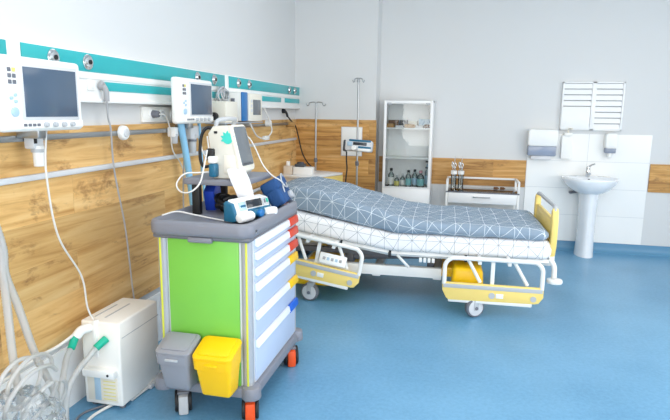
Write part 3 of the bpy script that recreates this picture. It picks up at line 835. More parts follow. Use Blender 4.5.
# blue pressure-cuff pouch
t = thing('blood_pressure_cuff', 'navy blue cuff pouch leaning at the back corner of the trolley top', 'cuff', (.945, -3.67, 1.012), R(8))
PL = Matrix.Translation((0, 0, .005)) @ Matrix.Rotation(R(-28), 4, 'Y')
bm = BM(); box(bm, -.05, .05, -.125, .125, 0, .155, .022, 4, PL)
for v in bm.verts: v.co += Vector((noise.noise(v.co*14), noise.noise(v.co*14+Vector((5, 0, 0))), 0))*.008
obj('pouch', bm, 'blued', t, local=True)
bm = BM(); box(bm, -.055, .057, -.129, .129, .095, .161, .016, 3, PL); obj('flap', bm, 'blued', t, local=True)
obj('air_tube', Tb([PL @ Vector(p) for p in ((.05, -.05, .06), (.062, -.02, .14), (.06, .06, .165), (.05, .10, .12), (.06, .05, .08), (.065, -.03, .09))], .005), 'wbar', t, local=True)
obj('gauge', tl_ := Cy(PL @ Vector((.05, .03, .03)), PL @ Vector((.075, .03, .03)), .025, n=18, bev=.004), 'wbar', t, local=True)
bm = BM()
for i in range(5):
    tube(bm, [(.88+.02*i, -3.76+.03*i, 1.012), (.93, -3.74+.02*i, 1.03+.004*i), (.97-.01*i, -3.68, 1.012), (.93+.012*i, -3.62, 1.013)], .004, n=6)
single('lead_bundle', bm, 'red', 'tangle of thin red leads on the trolley top in front of the navy cuff', 'cable', (.93, -3.7, 1.01))
bm = BM()
for i in range(4):
    tube(bm, [(.89+.02*i, -3.80+.03*i, 1.018), (.94, -3.76+.02*i, 1.035+.004*i), (.985-.01*i, -3.72, 1.012), (.95+.012*i, -3.66, 1.018)], .004, n=6)
single('lead_bundle', bm, 'wcable', 'tangle of thin white leads on the trolley top in front of the navy cuff', 'cable', (.94, -3.74, 1.01))
# black cuff bundle under the shelf
bm = BM()
for i in range(7):
    c = Vector((.72+.02*random.uniform(-1, 1), -3.93+.05*random.uniform(-1, 1), 1.04+.012*i*.6))
    rr = .05+.015*random.random(); ph = random.random()*6
    tube(bm, [c+Vector((rr*math.cos(a+ph), rr*1.2*math.sin(a+ph), .012*math.sin(2*a+i))) for a in [2*PI*k/9 for k in range(9)]], .013, n=8, sm=5)
box(bm, .67, .76, -4.0, -3.88, 1.006, 1.075, .02, 3)
single('cable_bundle', bm, 'black', 'black bundle of thick leads under the raised trolley shelf', 'cable', (.72, -3.93, 1.006))
# blue folder standing under the shelf
bm = BM(); box(bm, -.03, .03, -.085, .085, 0, .155, .006, 2)
o = single('folder', bm, 'folder', 'bright blue folder leaning under the raised trolley shelf', 'folder', (0, 0, 0)); o.location = (.58, -3.86, 1.007); o.rotation_euler = (R(22), 0, R(12))
# black thick cable and white leads at the monitor
single('thick_cable', Tb([(.655, -3.98, 1.455), (.615, -3.99, 1.475), (.585, -4.0, 1.44), (.575, -4.01, 1.37), (.585, -4.03, 1.30), (.61, -4.045, 1.265), (.65, -4.05, 1.27)], .009, n=10), 'black',
       'thick black cable looping at the left of the portable monitor', 'cable', (.58, -4.0, 1.3))
single('sensor_lead', Tb([(.66, -4.10, 1.36), (.655, -4.13, 1.28), (.66, -4.19, 1.20), (.64, -4.23, 1.16), (.60, -4.24, 1.145), (.55, -4.22, 1.155), (.53, -4.20, 1.19), (.56, -4.17, 1.235), (.62, -4.13, 1.24), (.66, -4.08, 1.24)], .0042), 'wcable',
       'white lead looping over the left end of the raised trolley shelf', 'cable', (.6, -4.2, 1.15))
single('sensor_lead', Tb([(.75, -3.868, 1.42), (.785, -3.83, 1.42), (.815, -3.80, 1.36), (.86, -3.79, 1.26), (.91, -3.78, 1.20), (.95, -3.74, 1.165), (.96, -3.69, 1.13)], .0042), 'wcable',
       'white lead arching from the portable monitor to the navy cuff', 'cable', (.9, -3.7, 1.2))
single('sensor_lead', Tb([(.56, -4.41, 1.056), (.58, -4.30, 1.056), (.64, -4.23, 1.03), (.75, -4.22, 1.012), (.86, -4.26, 1.010)], .004), 'wcable',
       'white lead lying across the near rim of the trolley top', 'cable', (.65, -4.25, 1.01))
for dx, lb in ((0, 'thin pale lead dangling behind the trolley shelf, left of the black cable'), (.05, 'thin pale lead dangling behind the trolley shelf, nearest the black cable')):
    single('sensor_lead', Tb([(.30+dx, -3.45, 1.40), (.34+dx, -3.5, 1.3), (.44+dx, -3.6, 1.24), (.48+dx, -3.68, 1.215)], .005), 'wcable', lb, 'cable', (.4+dx, -3.5, 1.22))

# ------------------------------------------------------------------ hospital bed (local: x along, y across, head -x)
BL, BR = Vector((1.62, -1.97, 0)), R(1.6)
bed = thing('hospital_bed', 'yellow and white hospital bed with folded side rails', 'bed', BL, BR)
def deckz(x):      # top of the lying surface
    return .452 if x > -.17 else .452 + (-.17-x)*.155
# lying surface: four sections
for a, b in ((-1.36, -.60), (-.58, -.19), (-.17, .42), (.44, 1.06)):
    bm = BM()
    for y in (-.455, .405): loft_pts = None
    for y in (-.455, .405):
        tube(bm, [(a, y+.025, deckz(a)-.022), (b, y+.025, deckz(b)-.022)], .022, n=4, sm=0)
    sec = [[(x, -.43, deckz(x)-.02), (x, .43, deckz(x)-.02), (x, .43, deckz(x)-.006), (x, -.43, deckz(x)-.006)] for x in (a, b)]
    loft(bm, sec)
    obj('deck_section', bm, 'white_m', bed, local=True, angle=30)
bm = BM()
for x in (-.59, -.18, .43): box(bm, x-.012, x+.012, -.46, .46, deckz(x)-.055, deckz(x)-.012, .003)
obj('deck_joint', bm, 'dark', bed, local=True)
# chassis
bm = BM()
for y in (-.36, .30): box(bm, -1.36, .245, y, y+.06, .215, .300, .006)
for x in (-.93, -.3, .21): box(bm, x-.035, x+.035, -.35, .35, .20, .26, .006)
obj('chassis', bm, 'white_m', bed, local=True)
bm = BM(); box(bm, -1.3, .24, -.24, -.19, .352, .40, .005); box(bm, -1.3, .24, .19, .24, .352, .40, .005)
for x in (-.55, .15): box(bm, x-.03, x+.03, -.22, .22, .26, .36, .006)
obj('lift_frame', bm, 'greyd', bed, local=True)
for y in (-.16, .10): obj('actuator', Cy((-.6, y, .31), (.1, y, .36), .03, n=16), 'greyd', bed, local=True)
obj('release_lever', Tb([(-.12, -.46, .425), (-.02, -.475, .33)], .012, n=8, sm=0), 'white_m', bed, local=True)
for i in range(4): obj('accessory_hook', B(.06+.034*i, .084+.034*i, -.468, -.44, .375, .41, .004), 'white', bed, local=True)
for x0_, x1_, z0_, z1_ in ((.335, .565, .17, .355), (-.96, -.52, .125, .235)):
    bm = BM(); taper(bm, x0_, x1_, -.50, .50, z0_, z1_, 1.12, .03, 3, ky=1.02); box(bm, min(x0_, .245) if x0_ > 0 else x0_+.05, x0_+.1, -.30, .30, .22, .30, .006)
    obj('chassis_hood', bm, 'yel', bed, local=True)['label'] = 'yellow plastic chassis hood'
# footboard and headboard
def endboard(x, name):
    e_ = obj(name, (lambda bm: (prism(bm, [(-.43, .52), (-.40, .495), (.40, .495), (.43, .52), (.445, .60), (.445, .75), (.35, .772), (-.35, .772), (-.445, .75), (-.445, .60)], .026,
                                     Matrix.Translation((x, 0, 0)) @ YZ, .004), bm)[1])(BM()), 'yellow', bed, local=True)
    for s in (-1, 1):
        bm = BM()
        pts = [(.385, .465), (.42, .475), (.448, .55), (.458, .65), (.455, .75), (.440, .825), (.415, .858), (.385, .845), (.372, .74), (.372, .54)]
        pts = [(s*y, z) for y, z in pts]
        prism(bm, pts if s > 0 else pts[::-1], .048, Matrix.Translation((x, 0, 0)) @ YZ, .012)
        obj('side_cap', bm, 'yellow', e_, local=True)
    obj('grab_bar', Tb([(x, -.415, .80), (x, -.41, .845), (x, -.35, .868), (x, 0, .868), (x, .35, .868), (x, .41, .845), (x, .415, .80)], .016, n=12), 'wbar', e_, local=True)
    obj('inlay', B(x-.016, x+.016, -.34, .34, .53, .745, .006), 'yellow', e_, local=True)
    for s in (-1, 1):
        bm = BM(); box(bm, x-.10, x+.02, s*.40-.022, s*.40+.022, .40, .445, .006); box(bm, x-.022, x+.022, s*.40-.02, s*.40+.02, .41, .51, .006)
        tube(bm, [(x-.015, s*.42, .46), (x+.02, s*.43, .40), (x+.025, s*.435, .305)], .020, n=12, sm=4)
        obj('corner_bracket', bm, 'white_m', e_, local=True)
        bm = BM(); cyl(bm, (x+.03, s*.44, .268), (x+.03, s*.44, .300), .060, n=28, bev=.010); obj('corner_bumper', bm, 'white', e_, local=True)
endboard(1.085, 'footboard'); endboard(-1.415, 'headboard')
# side rails: tube loop over a yellow board; cx centre, zt top of board, tilt
def side_rail(cx, zt, tilt, y, s):
    T = Matrix.Translation((cx, y, zt)) @ Matrix.Rotation(R(tilt), 4, 'Y')
    def tr(bm): bmesh.ops.transform(bm, matrix=T, verts=bm.verts); return bm
    h = .375
    bm = BM(); prism(bm, [(-h, .005), (h, .005), (h+.002, -.07), (h-.03, -.118), (h-.055, -.125), (-h+.05, -.135), (-h+.03, -.12), (-h, -.06)], .026, XZ, .004)
    rail = obj('side_rail', tr(bm), 'yellow', bed, local=True)
    obj('grey_band', tr(B(-h+.006, h-.006, -.0165 if s < 0 else .010, -.010 if s < 0 else .0165, -.036, -.006, .001)), 'wbar', rail, local=True)
    pts = [(-h+.012, 0, -.01), (-h+.012, 0, .10)] + [tuple(p) for p in arc((-h+.092, 0, .12), .08, 170, 100, 4)] + [(-.1, 0, .2), (.1, 0, .2)] + \
          [tuple(p) for p in arc((h-.092, 0, .12), .08, 80, 10, 4)] + [(h-.012, 0, .10), (h-.012, 0, -.01)]
    obj('rail_tube', tr(Tb(pts, .017, n=12, sm=3)), 'white_m', rail, local=True)
    obj('lower_bar', tr(B(-h+.045, h-.075, -.010, .014, -.155, -.118, .010)), 'white_m', rail, local=True)
    for a, b in (((-.19, .19), (-.09, .01)), ((.16, .18), (.26, .01))):
        obj('swing_arm', tr(Tb([(a[0], .028, a[1]), (b[0], .022, b[1])], .014, n=8, sm=0)), 'white_m', rail, local=True)
    obj('centre_post', tr(B(-.015, .015, .012, .032, -.02, .20, .004)), 'white_m', rail, local=True)
    obj('rail_plate', tr(B(.03, .085, -.016, -.012, -.098, -.062, .002)), 'white', rail, local=True)
    obj('rail_badge', tr(Cy((.0, -.012, -.08), (.0, -.017, -.08), .024, n=20)), 'wbar', rail, local=True)
    obj('rail_badge', tr(Cy((h-.07, -.012, -.085), (h-.07, -.017, -.085), .022, n=20)), 'wbar', rail, local=True)
    # hinge brackets reaching back to the lying surface
    for x in (-.10, .12): obj('hinge_arm', tr(B(x-.014, x+.014, .0, .16, .155, .195, .005)), 'white_m', rail, local=True)
    return rail
side_rail(.630, .272, 0, -.625, -1)
side_rail(-.765, .352, 10, -.625, -1)
for cx, zt, tl2 in ((.655, .268, 0), (-.735, .352, 9.6)):
    T = Matrix.Translation((cx, .615, zt)) @ Matrix.Rotation(R(tl2), 4, 'Y')
    bm = BM(); h = .375
    prism(bm, [(-h, .005), (h, .005), (h+.002, -.07), (h-.055, -.125), (-h+.05, -.125), (-h, -.06)], .026, XZ, .004)
    bmesh.ops.transform(bm, matrix=T, verts=bm.verts); rail = obj('side_rail', bm, 'yellow', bed, local=True)
    bm = BM(); tube(bm, [(-h+.012, 0, -.01), (-h+.012, 0, .12), (-h+.09, 0, .2), (h-.09, 0, .2), (h-.012, 0, .12), (h-.012, 0, -.01)], .0145, n=10, sm=5)
    for x in (-.10, .12): box(bm, x-.014, x+.014, -.16, .0, .155, .195, .005)
    bmesh.ops.transform(bm, matrix=T, verts=bm.verts); obj('rail_tube', bm, 'white_m', rail, local=True)
# control unit on the head rail
T = Matrix.Translation((-.62, -.635, .395)) @ Matrix.Rotation(R(9.6), 4, 'Y') @ Matrix.Rotation(R(-18), 4, 'X')
bm = BM(); box(bm, -.112, .112, -.012, .02, -.045, .045, .010, 3, T); cu = obj('control_unit', bm, 'white', bed, local=True)
for i in range(5):
    bm = BM(); box(bm, -.082+.034*i, -.060+.034*i, -.0145, -.010, -.012, .012, .002, 1, T); obj('button', bm, 'lblue' if i % 2 else 'gcable', cu, local=True)
# castors
for x, y, sw in ((-.835, -.52, -8), (.508, -.60, 28), (-.83, .46, 10), (.52, .46, -20)):
    T = Matrix.Translation((x, y, 0)) @ Matrix.Rotation(R(sw), 4, 'Z')
    def ct(bm): bmesh.ops.transform(bm, matrix=T, verts=bm.verts); return bm
    bm = BM(); cyl(bm, (.02, 0, .13), (.02, 0, .25), .020, n=14); box(bm, -.02, .04, -.032, .032, .125, .165, .010)
    box(bm, -.02, .02, -.034, -.029, .06, .14, .002); box(bm, -.02, .02, .029, .034, .06, .14, .002)
    c = obj('castor', ct(bm), 'wbar', bed, local=True)
    bm = BM(); cyl(bm, (0, -.024, .077), (0, .024, .077), .077, n=32, bev=.012); w = obj('wheel', ct(bm), 'greyd', c, local=True)
    bm = BM(); cyl(bm, (0, -.0275, .077), (0, .0275, .077), .062, n=28, bev=.003); obj('hub', ct(bm), 'bumper', w, local=True)
    bm = BM(); cyl(bm, (0, -.037, .077), (0, .037, .077), .014, n=14); obj('axle', ct(bm), 'greyd', w, local=True)

def cushion(secs, n_side, noise_amp, seed):
    """secs: (x, y0, y1, z0, z1, r); returns bm with UVs"""
    bm = BM(); rings = []; uvs = []
    for (x, y0, y1, z0, z1, r) in secs:
        r = min(r, (z1-z0)*.49, (y1-y0)*.49)
        pts = []
        for cx, cz, a in ((y1-r, z0+r, -90), (y1-r, z1-r, 0), (y0+r, z1-r, 90), (y0+r, z0+r, 180)):
            cor = [(cx+r*math.cos(R(a+90*i/4)), cz+r*math.sin(R(a+90*i/4))) for i in range(5)]
            if pts:
                (a0, a1), (b0, b1) = pts[-1], cor[0]
                k = n_side if abs(a0-b0) > abs(a1-b1) else 3
                for i in range(1, k): pts.append((a0+(b0-a0)*i/k, a1+(b1-a1)*i/k))
            pts += cor
        (a0, a1), (b0, b1) = pts[-1], pts[0]
        for i in range(1, n_side): pts.append((a0+(b0-a0)*i/n_side, a1+(b1-a1)*i/n_side))
        ring = []; arc_l = 0; uv = []
        for j, (y, z) in enumerate(pts):
            p = Vector((x, y, z)); q = p*4.5 + Vector((seed, 0, 0))
            d = noise.noise(q)*noise_amp + noise.noise(q*2.7)*noise_amp*.5
            ring.append(p + Vector((noise.noise(q+Vector((9, 9, 9)))*noise_amp*.6, noise.noise(q+Vector((0, 7, 3)))*noise_amp, d)))
            if j: arc_l += math.dist(pts[j], pts[j-1])
            uv.append((x, arc_l))
        uv.append((x, arc_l + math.dist(pts[-1], pts[0])))
        rings.append(ring); uvs.append(uv)
    loft(bm, rings, uv=uvs)
    return bm
def interp(tab, x):
    for (a, *va), (b, *vb) in zip(tab, tab[1:]):
        if a <= x <= b:
            t_ = (x-a)/(b-a); t_ = t_*t_*(3-2*t_) if len(tab) > 2 and False else t_
            return [p+(q-p)*t_ for p, q in zip(va, vb)]
    return list(tab[-1][1:]) if x > tab[-1][0] else list(tab[0][1:])
# mattress
secs = []
nx = 72
for i in range(nx+1):
    x = -1.36 + 2.435*i/nx
    e = min(1, min(i, nx-i)/2.0)
    ins = (1-math.sqrt(max(0, 1-(1-e)**2)))*.03
    z = deckz(x)-.002
    secs.append((x, -.475+ins, .455-ins, z+ins, z+.155-ins, .045))
o = tag(obj('mattress', cushion(secs, 10, .004, 2), 'sheet', angle=180), 'white mattress with grey line pattern lying on the hospital bed', 'mattress')
o.location = BL; o.rotation_euler = (0, 0, BR)
# quilt: (x, near y, far y, z0, z1)
tab = [(-1.36, -.30, .41, .79, .835), (-1.28, -.33, .43, .765, .89), (-1.18, -.34, .44, .73, .925), (-1.0, -.38, .45, .735, .945), (-.70, -.43, .455, .70, .895), (-.40, -.475, .455, .645, .815),
       (-.12, -.495, .45, .612, .745), (.1, -.50, .45, .605, .715), (.6, -.50, .45, .604, .705), (1.0, -.49, .44, .604, .70), (1.045, -.48, .43, .612, .69)]
secs = []
nx = 84
for i in range(nx+1):
    x = -1.36 + 2.405*i/nx
    y0, y1, z0, z1 = interp(tab, x)
    e = min(1, min(i, nx-i)/3.0); ins = (1-math.sqrt(max(0, 1-(1-e)**2)))
    h = (z1-z0)
    secs.append((x, y0+ins*.03, y1-ins*.03, max(z0, deckz(max(x, -1.0))+.156)+ins*h*.3 if x > -1.0 else z0+ins*h*.3, z1-ins*h*.3, .05))
o = tag(obj('quilt', cushion(secs, 26, .011, 5), 'quilt', angle=180), 'blue grey quilt with white line pattern spread on the hospital bed', 'quilt')
o.location = BL; o.rotation_euler = (0, 0, BR)
# ------------------------------------------------------------------ IV stands
def iv_stand(label, x, y, h, group=None, hooks=2, rr=.011, hs=1.0, lr=.22):
    s = thing('drip_stand', label, 'drip stand', (x, y, 0))
    obj('pole', Cy((x, y, .06), (x, y, h-.02), rr, n=14), 'steel', s)
    obj('collar', Cy((x, y, .98), (x, y, 1.03), rr*1.9, n=14, bev=.003), 'greyd', s)
    for k in range(hooks):
        a = 2*PI*k/hooks
        d = Vector((math.cos(a), math.sin(a), 0))
        c = Vector((x, y, h-.02))
        obj('hook', Tb([c, c+d*.03*hs+Vector((0, 0, .012)), c+d*.075*hs+Vector((0, 0, .004)), c+d*.085*hs+Vector((0, 0, -.02)), c+d*.105*hs+Vector((0, 0, -.028)), c+d*.118*hs+Vector((0, 0, -.006))], .006, n=8), 'steel', s)
    for k in range(5):
        a = 2*PI*k/5+.3
        d = Vector((math.cos(a), math.sin(a), 0)); c = Vector((x, y, 0))
        lg = obj('leg', Tb([c+Vector((0, 0, .10)), c+d*.06+Vector((0, 0, .095)), c+d*lr+Vector((0, 0, .06))], .012, n=8), 'steel', s)
        w = BM(); p = c+d*(lr-.01); q = Vector((-d.y, d.x, 0))*.011; cyl(w, p-q+Vector((0, 0, .027)), p+q+Vector((0, 0, .027)), .027, n=16, bev=.004); obj('castor', w, 'black', lg)
    return s
iv_stand('steel drip stand by the room corner, the shorter of two', .300, -.455, 1.69, lr=.11)
iv_stand('tall steel drip stand carrying the pump in front of the oak wall', .850, -.72, 1.945, hooks=4, hs=.55)
# infusion pump on the tall stand
t = thing('infusion_pump', 'white and blue infusion pump clamped on the tall drip stand', 'pump', (.88, -.80, 1.14))
PM = Matrix.Translation((.885, -.80, 1.205)) @ Matrix.Rotation(R(3), 4, 'Y') @ Matrix.Rotation(R(-8), 4, 'X')
def pm(bm): bmesh.ops.transform(bm, matrix=PM, verts=bm.verts); return bm
bm = BM(); prism(bm, rrect(-.15, .15, -.06, .062, .02), .10, XZ, .012); obj('housing', pm(bm), 'bumper', t)
obj('top_band', pm(B(-.11, .135, -.054, .03, .040, .066, .008)), 'tealb', t)
obj('display', pm(B(-.06, .09, -.056, -.048, .004, .036, .002)), 'screen3', t)
obj('end_block', pm(B(-.172, -.135, -.045, .045, -.07, .055, .010)), 'lid', t)
obj('keypad', pm(B(-.125, -.07, -.055, -.048, -.01, .036, .004)), 'lblue', t)
bm = BM(); cyl(bm, (-.045, -.05, -.03), (-.045, -.085, -.03), .030, .026, n=20, bev=.005); obj('knob', pm(bm), 'white', t)
obj('blue_band', pm(B(.0, .14, -.056, -.048, -.03, -.006, .003)), 'tealb', t)
bm = BM(); cyl(bm, (.0, -.062, -.046), (.14, -.062, -.046), .018, n=16, bev=.006); obj('syringe_cover', pm(bm), 'white', t)
obj('clamp', B(.828, .875, -.765, -.70, 1.17, 1.23, .006), 'black', t)
obj('flex', Tb([(.745, -.80, 1.14), (.745, -.80, 1.05), (.752, -.80, .95), (.742, -.79, .86), (.735, -.78, .76), (.735, -.78, .5), (.72, -.75, .2)], .008), 'black', t)
# white access cover on the projecting wall
t = thing('access_cover', 'square white access cover on the oak wall behind the infusion pump', 'wall cover', (.70, JY-.015, 1.06))
obj('plate', B(.585, .825, JY-.026, JY-.014, 1.062, 1.392, .004), 'white', t)
obj('frame', B(.577, .833, JY-.020, JY-.0145, 1.054, 1.40, .002), 'bumper', t)

# ------------------------------------------------------------------ bedside cabinet in the corner
t = thing('bedside_cabinet', 'white bedside cabinet with yellow drawers between bed head and oak wall', 'cabinet', (.261, -.743, 0), R(-24))
obj('body', B(-.12, .27, -.31, .31, .08, .85, .006), 'lacq', t, local=True)
bm = BM(); prism(bm, rrect(-.13, .285, -.335, .33, .01, 2), .026, Matrix.Translation((0, 0, .866)), .006); obj('top', bm, 'lacq', t, local=True)
for a, b in ((.60, .850), (.36, .59), (.10, .35)):
    d = obj('drawer', B(.262, .290, -.33, .325, a, b, .005), 'yellow', t, local=True)
    obj('grip', B(.288, .302, -.12, .12, b-.075, b-.05, .006), 'wbar', d, local=True)
for x in (-.08, .22):
    for y in (-.25, .25):
        bm = BM(); cyl(bm, (x, y-.012, .04), (x, y+.012, .04), .04, n=18, bev=.004); obj('castor', bm, 'lid', t, local=True)
t = thing('storage_carton', 'beige box with a round white lid at the far left of the bedside cabinet', 'box', (.13, -.93, .8795))
obj('carton', B(.068, .172, -.98, -.89, .8795, .975, .006), 'beige', t)
obj('lid', Cy((.11, -.935, .975), (.11, -.935, 1.025), .024, n=20, bev=.005), 'white', t)
t = thing('nebuliser', 'white box with dark grey dome on the bedside cabinet', 'medical device', (.29, -.93, .8795))
bm = BM(); box(bm, .182, .40, -.985, -.87, .8795, .968, .010); obj('base', bm, 'white', t)
bm = BM(); box(bm, .192, .31, -.975, -.88, .968, .998, .012); cyl(bm, (.25, -.925, .994), (.25, -.925, 1.02), .046, .036, n=24, bev=.005); obj('dome', bm, 'lid', t)

# ------------------------------------------------------------------ glass-fronted cabinet
t = thing('glass_cabinet', 'tall white medicine cabinet with glass door against the back wall', 'cabinet', (1.36, -.17, 0))
cx0, cx1, cyf, cyb, cz = 1.088, 1.648, -.34, -.02, 1.71
obj('side_panel', B(cx0, cx0+.018, cyf+.02, cyb, .02, cz, .002), 'lacq', t)
obj('side_panel', B(cx1-.018, cx1, cyf+.02, cyb, .02, cz, .002), 'lacq', t)
obj('back_panel', B(cx0+.018, cx1-.018, cyb-.012, cyb, .02, cz, .001), 'lacq', t)
obj('top_panel', B(cx0, cx1, cyf+.02, cyb, cz-.018, cz, .002), 'lacq', t)
obj('plinth', B(cx0+.01, cx1-.01, cyf+.04, cyb, 0, .07, .001), 'lacq', t)
for z in (.70, 1.055, 1.40): obj('shelf', B(cx0+.018, cx1-.018, cyf+.035, cyb-.012, z-.018, z, .001), 'lacq', t)
d = obj('door', B(cx0, cx1, cyf, cyf+.018, .08, .695, .003), 'lacq', t)
bm = BM()
box(bm, cx0, cx0+.03, cyf, cyf+.018, .70, cz, .002); box(bm, cx1-.03, cx1, cyf, cyf+.018, .70, cz, .002)
box(bm, cx0+.03, cx1-.03, cyf, cyf+.018, .70, .712, .002); box(bm, cx0+.03, cx1-.03, cyf, cyf+.018, cz-.035, cz, .002)
gd = obj('glass_door', bm, 'lacq', t)
obj('pane', B(cx0+.028, cx1-.028, cyf+.006, cyf+.011, .708, cz-.033), 'glass', gd, flat=True)
for x, z in ((cx0+.06, 1.675), (cx1-.06, 1.675)): obj('hinge', B(x-.025, x+.025, cyf-.004, cyf+.002, z-.012, z+.012, .003), 'wbar', gd)
for z in (1.02, .95): obj('latch', B(cx1-.06, cx1-.032, cyf-.004, cyf+.002, z-.012, z+.006, .002), 'black', gd)
obj('latch', B(cx0+.035, cx0+.075, cyf-.004, cyf+.002, .715, .732, .002), 'black', gd)
# bottles on the lowest glass shelf
def bottle(label, x, y, r, h, lab, cap):
    b = thing('medicine_bottle', label, 'bottle', (x, y, .7005), group='bottles behind the glass door')
    bm = BM(); lathe(bm, [(0, 0), (r*.95, 0), (r, .006), (r, h*.60), (r*.9, h*.68), (r*.38, h*.78), (r*.36, h*.88), (0, h*.88)], n=20); obj('glass', bm, 'bottle', b, local=True)
    bm = BM(); lathe(bm, [(r*1.01, h*.12), (r*1.025, h*.125), (r*1.025, h*.5), (r*1.01, h*.505)], n=20); obj('sticker', bm, lab, b, local=True)
    bm = BM(); lathe(bm, [(0, h*.86), (r*.48, h*.86), (r*.48, h*.99), (r*.40, h), (0, h)], n=16); obj('cap', bm, cap, b, local=True)
bottle('clear bottle with black cap, leftmost on the lowest glass shelf', 1.175, -.20, .036, .215, 'white', 'black')
bottle('small bottle with yellow sticker, second from the left on the lowest glass shelf', 1.25, -.25, .030, .135, 'ylabel', 'wbar')
bottle('small clear bottle with pale cap right of the yellow stickered one', 1.31, -.17, .028, .15, 'white', 'bumper')
bottle('clear bottle with turquoise sticker and black cap, left of the middle pair', 1.385, -.22, .034, .20, 'label', 'black')
bottle('clear bottle with pale sticker and black cap, right of the middle pair', 1.455, -.16, .034, .205, 'lblue', 'black')
bottle('wide bottle with turquoise sticker and pink cap on the lowest glass shelf', 1.53, -.23, .042, .20, 'label', 'pink')
bottle('tall clear bottle, rightmost on the lowest glass shelf', 1.60, -.15, .028, .27, 'lblue', 'lblue')
# packets and boxes on the top glass shelf
def packet(label, x0, x1, y0, y1, h, m, rz=0):
    bm = BM(); box(bm, -(x1-x0)/2, (x1-x0)/2, -(y1-y0)/2, (y1-y0)/2, 0, h, .004)
    o = tag(obj('packet', bm, m), label, 'packet', 'packets on the top glass shelf'); o.location = ((x0+x1)/2, (y0+y1)/2, 1.4005); o.rotation_euler = (0, 0, R(rz)); return o
packet('dark brown carton at the left of the top glass shelf', 1.115, 1.235, -.16, -.06, .085, 'brown', 3)
packet('tan packet in front of the dark brown carton on the top glass shelf', 1.12, 1.20, -.28, -.20, .045, 'tan', -8)
packet('flat white packet left of middle on the top glass shelf', 1.215, 1.30, -.29, -.19, .025, 'paper', 12)
packet('black flat pouch behind the white packets on the top glass shelf', 1.25, 1.34, -.16, -.06, .085, 'lid', -4)
packet('pale tan packet in the middle of the top glass shelf', 1.32, 1.44, -.28, -.19, .04, 'tan', 6)
packet('cream carton behind the pale tan packet on the top glass shelf', 1.36, 1.46, -.15, -.06, .075, 'cream', -3)
packet('white packet right of the middle on the top glass shelf', 1.46, 1.54, -.29, -.20, .03, 'paper', -10)
packet('pale blue box at the back right of the top glass shelf', 1.48, 1.61, -.16, -.06, .10, 'lblue', 0)
packet('brown packet at the right end of the top glass shelf', 1.555, 1.62, -.28, -.20, .04, 'brown', 14)
# ------------------------------------------------------------------ instrument table with drawer
t = thing('instrument_table', 'white instrument table with glass top rail and drawer between cabinet and sink', 'table', (2.23, -.25, 0))
tx0, tx1, ty0, ty1 = 1.835, 2.64, -.45, -.06
for x in (tx0+.012, tx1-.012):
    for y, zt in ((ty0+.012, .70), (ty1-.012, .828)):
        lg = obj('leg', B(x-.012, x+.012, y-.012, y+.012, .05, zt, .003), 'white_m', t)
        bm = BM(); cyl(bm, (x, y-.012, .03), (x, y+.012, .03), .03, n=18, bev=.004); obj('castor', bm, 'lid', lg)
obj('drawer_box', B(tx0+.005, tx1-.005, ty0+.01, ty1, .565, .690, .004), 'white_m', t)
d = obj('drawer', B(tx0+.028, tx1-.028, ty0-.006, ty0+.014, .572, .686, .005), 'lacq', t)
obj('handle', Tb([(2.145, ty0-.004, .645), (2.155, ty0-.028, .645), (2.31, ty0-.028, .645), (2.32, ty0-.004, .645)], .006, n=8, sm=3), 'steel', d)
obj('glass_top', B(tx0+.01, tx1-.01, ty0, ty1, .696, .704, .002), 'smoke', t)
bm = BM(); box(bm, tx0, tx1, ty1-.024, ty1, .808, .830, .004)
for x in (tx0, tx1-.024): box(bm, x, x+.024, ty0, ty1, .808, .830, .004)
for x in (tx0+.012, tx1-.012): box(bm, x-.012, x+.012, ty0, ty0+.024, .70, .81, .004)
obj('guard_rail', bm, 'white_m', t)
obj('front_edge', B(tx0, tx1, ty0-.004, ty0+.012, .686, .700, .003), 'greyd', t)
bm = BM(); box(bm, tx0, tx1, ty0, ty1, .28, .30, .003); obj('lower_shelf', bm, 'white_m', t)
# two chrome instrument jars
for i, (x, lb) in enumerate(((1.915, 'left of two clear jars holding chrome instruments on the instrument table'), (1.995, 'right of two clear jars holding chrome instruments on the instrument table'))):
    j = thing('instrument_jar', lb, 'jar', (x, -.25, .7045), group='instrument jars')
    bm = BM(); lathe(bm, [(0, 0), (.030, 0), (.031, .15), (.031, .205), (.028, .205), (.028, .008), (0, .006)], n=20); obj('jar', bm, 'glass', j, local=True)
    bm = BM(); lathe(bm, [(.0315, .17), (.036, .172), (.036, .212), (.028, .214)], n=20); obj('collar', bm, 'white', j, local=True)
    bm = BM()
    cyl(bm, (0, 0, .01), (.004, 0, .38), .0045, n=10); cyl(bm, (-.012, .004, .01), (-.018, .004, .30), .004, n=8)
    tube(bm, [(.010, -.004, .01), (.012, -.004, .22), (.022, -.004, .27), (.012, -.004, .30), (.002, -.004, .27), (.010, -.004, .24)], .005, n=8)
    tube(bm, [(-.014, .002, .24), (-.030, .002, .275), (-.022, .002, .31), (-.008, .002, .29), (-.012, .002, .24)], .005, n=8)
    obj('forceps', bm, 'chrome', j, local=True)
for x, lb in ((2.40, 'brown glass vial lying left of another on the instrument table'), (2.47, 'brown glass vial lying right of another on the instrument table')):
    bm = BM(); cyl(bm, (x-.028, -.2, .722), (x+.02, -.2, .722), .016, n=14, bev=.004); cyl(bm, (x+.018, -.2, .722), (x+.032, -.2, .722), .009, n=12)
    single('vial', bm, 'brown', lb, 'vial', (x, -.2, .706), 'vials on the instrument table')

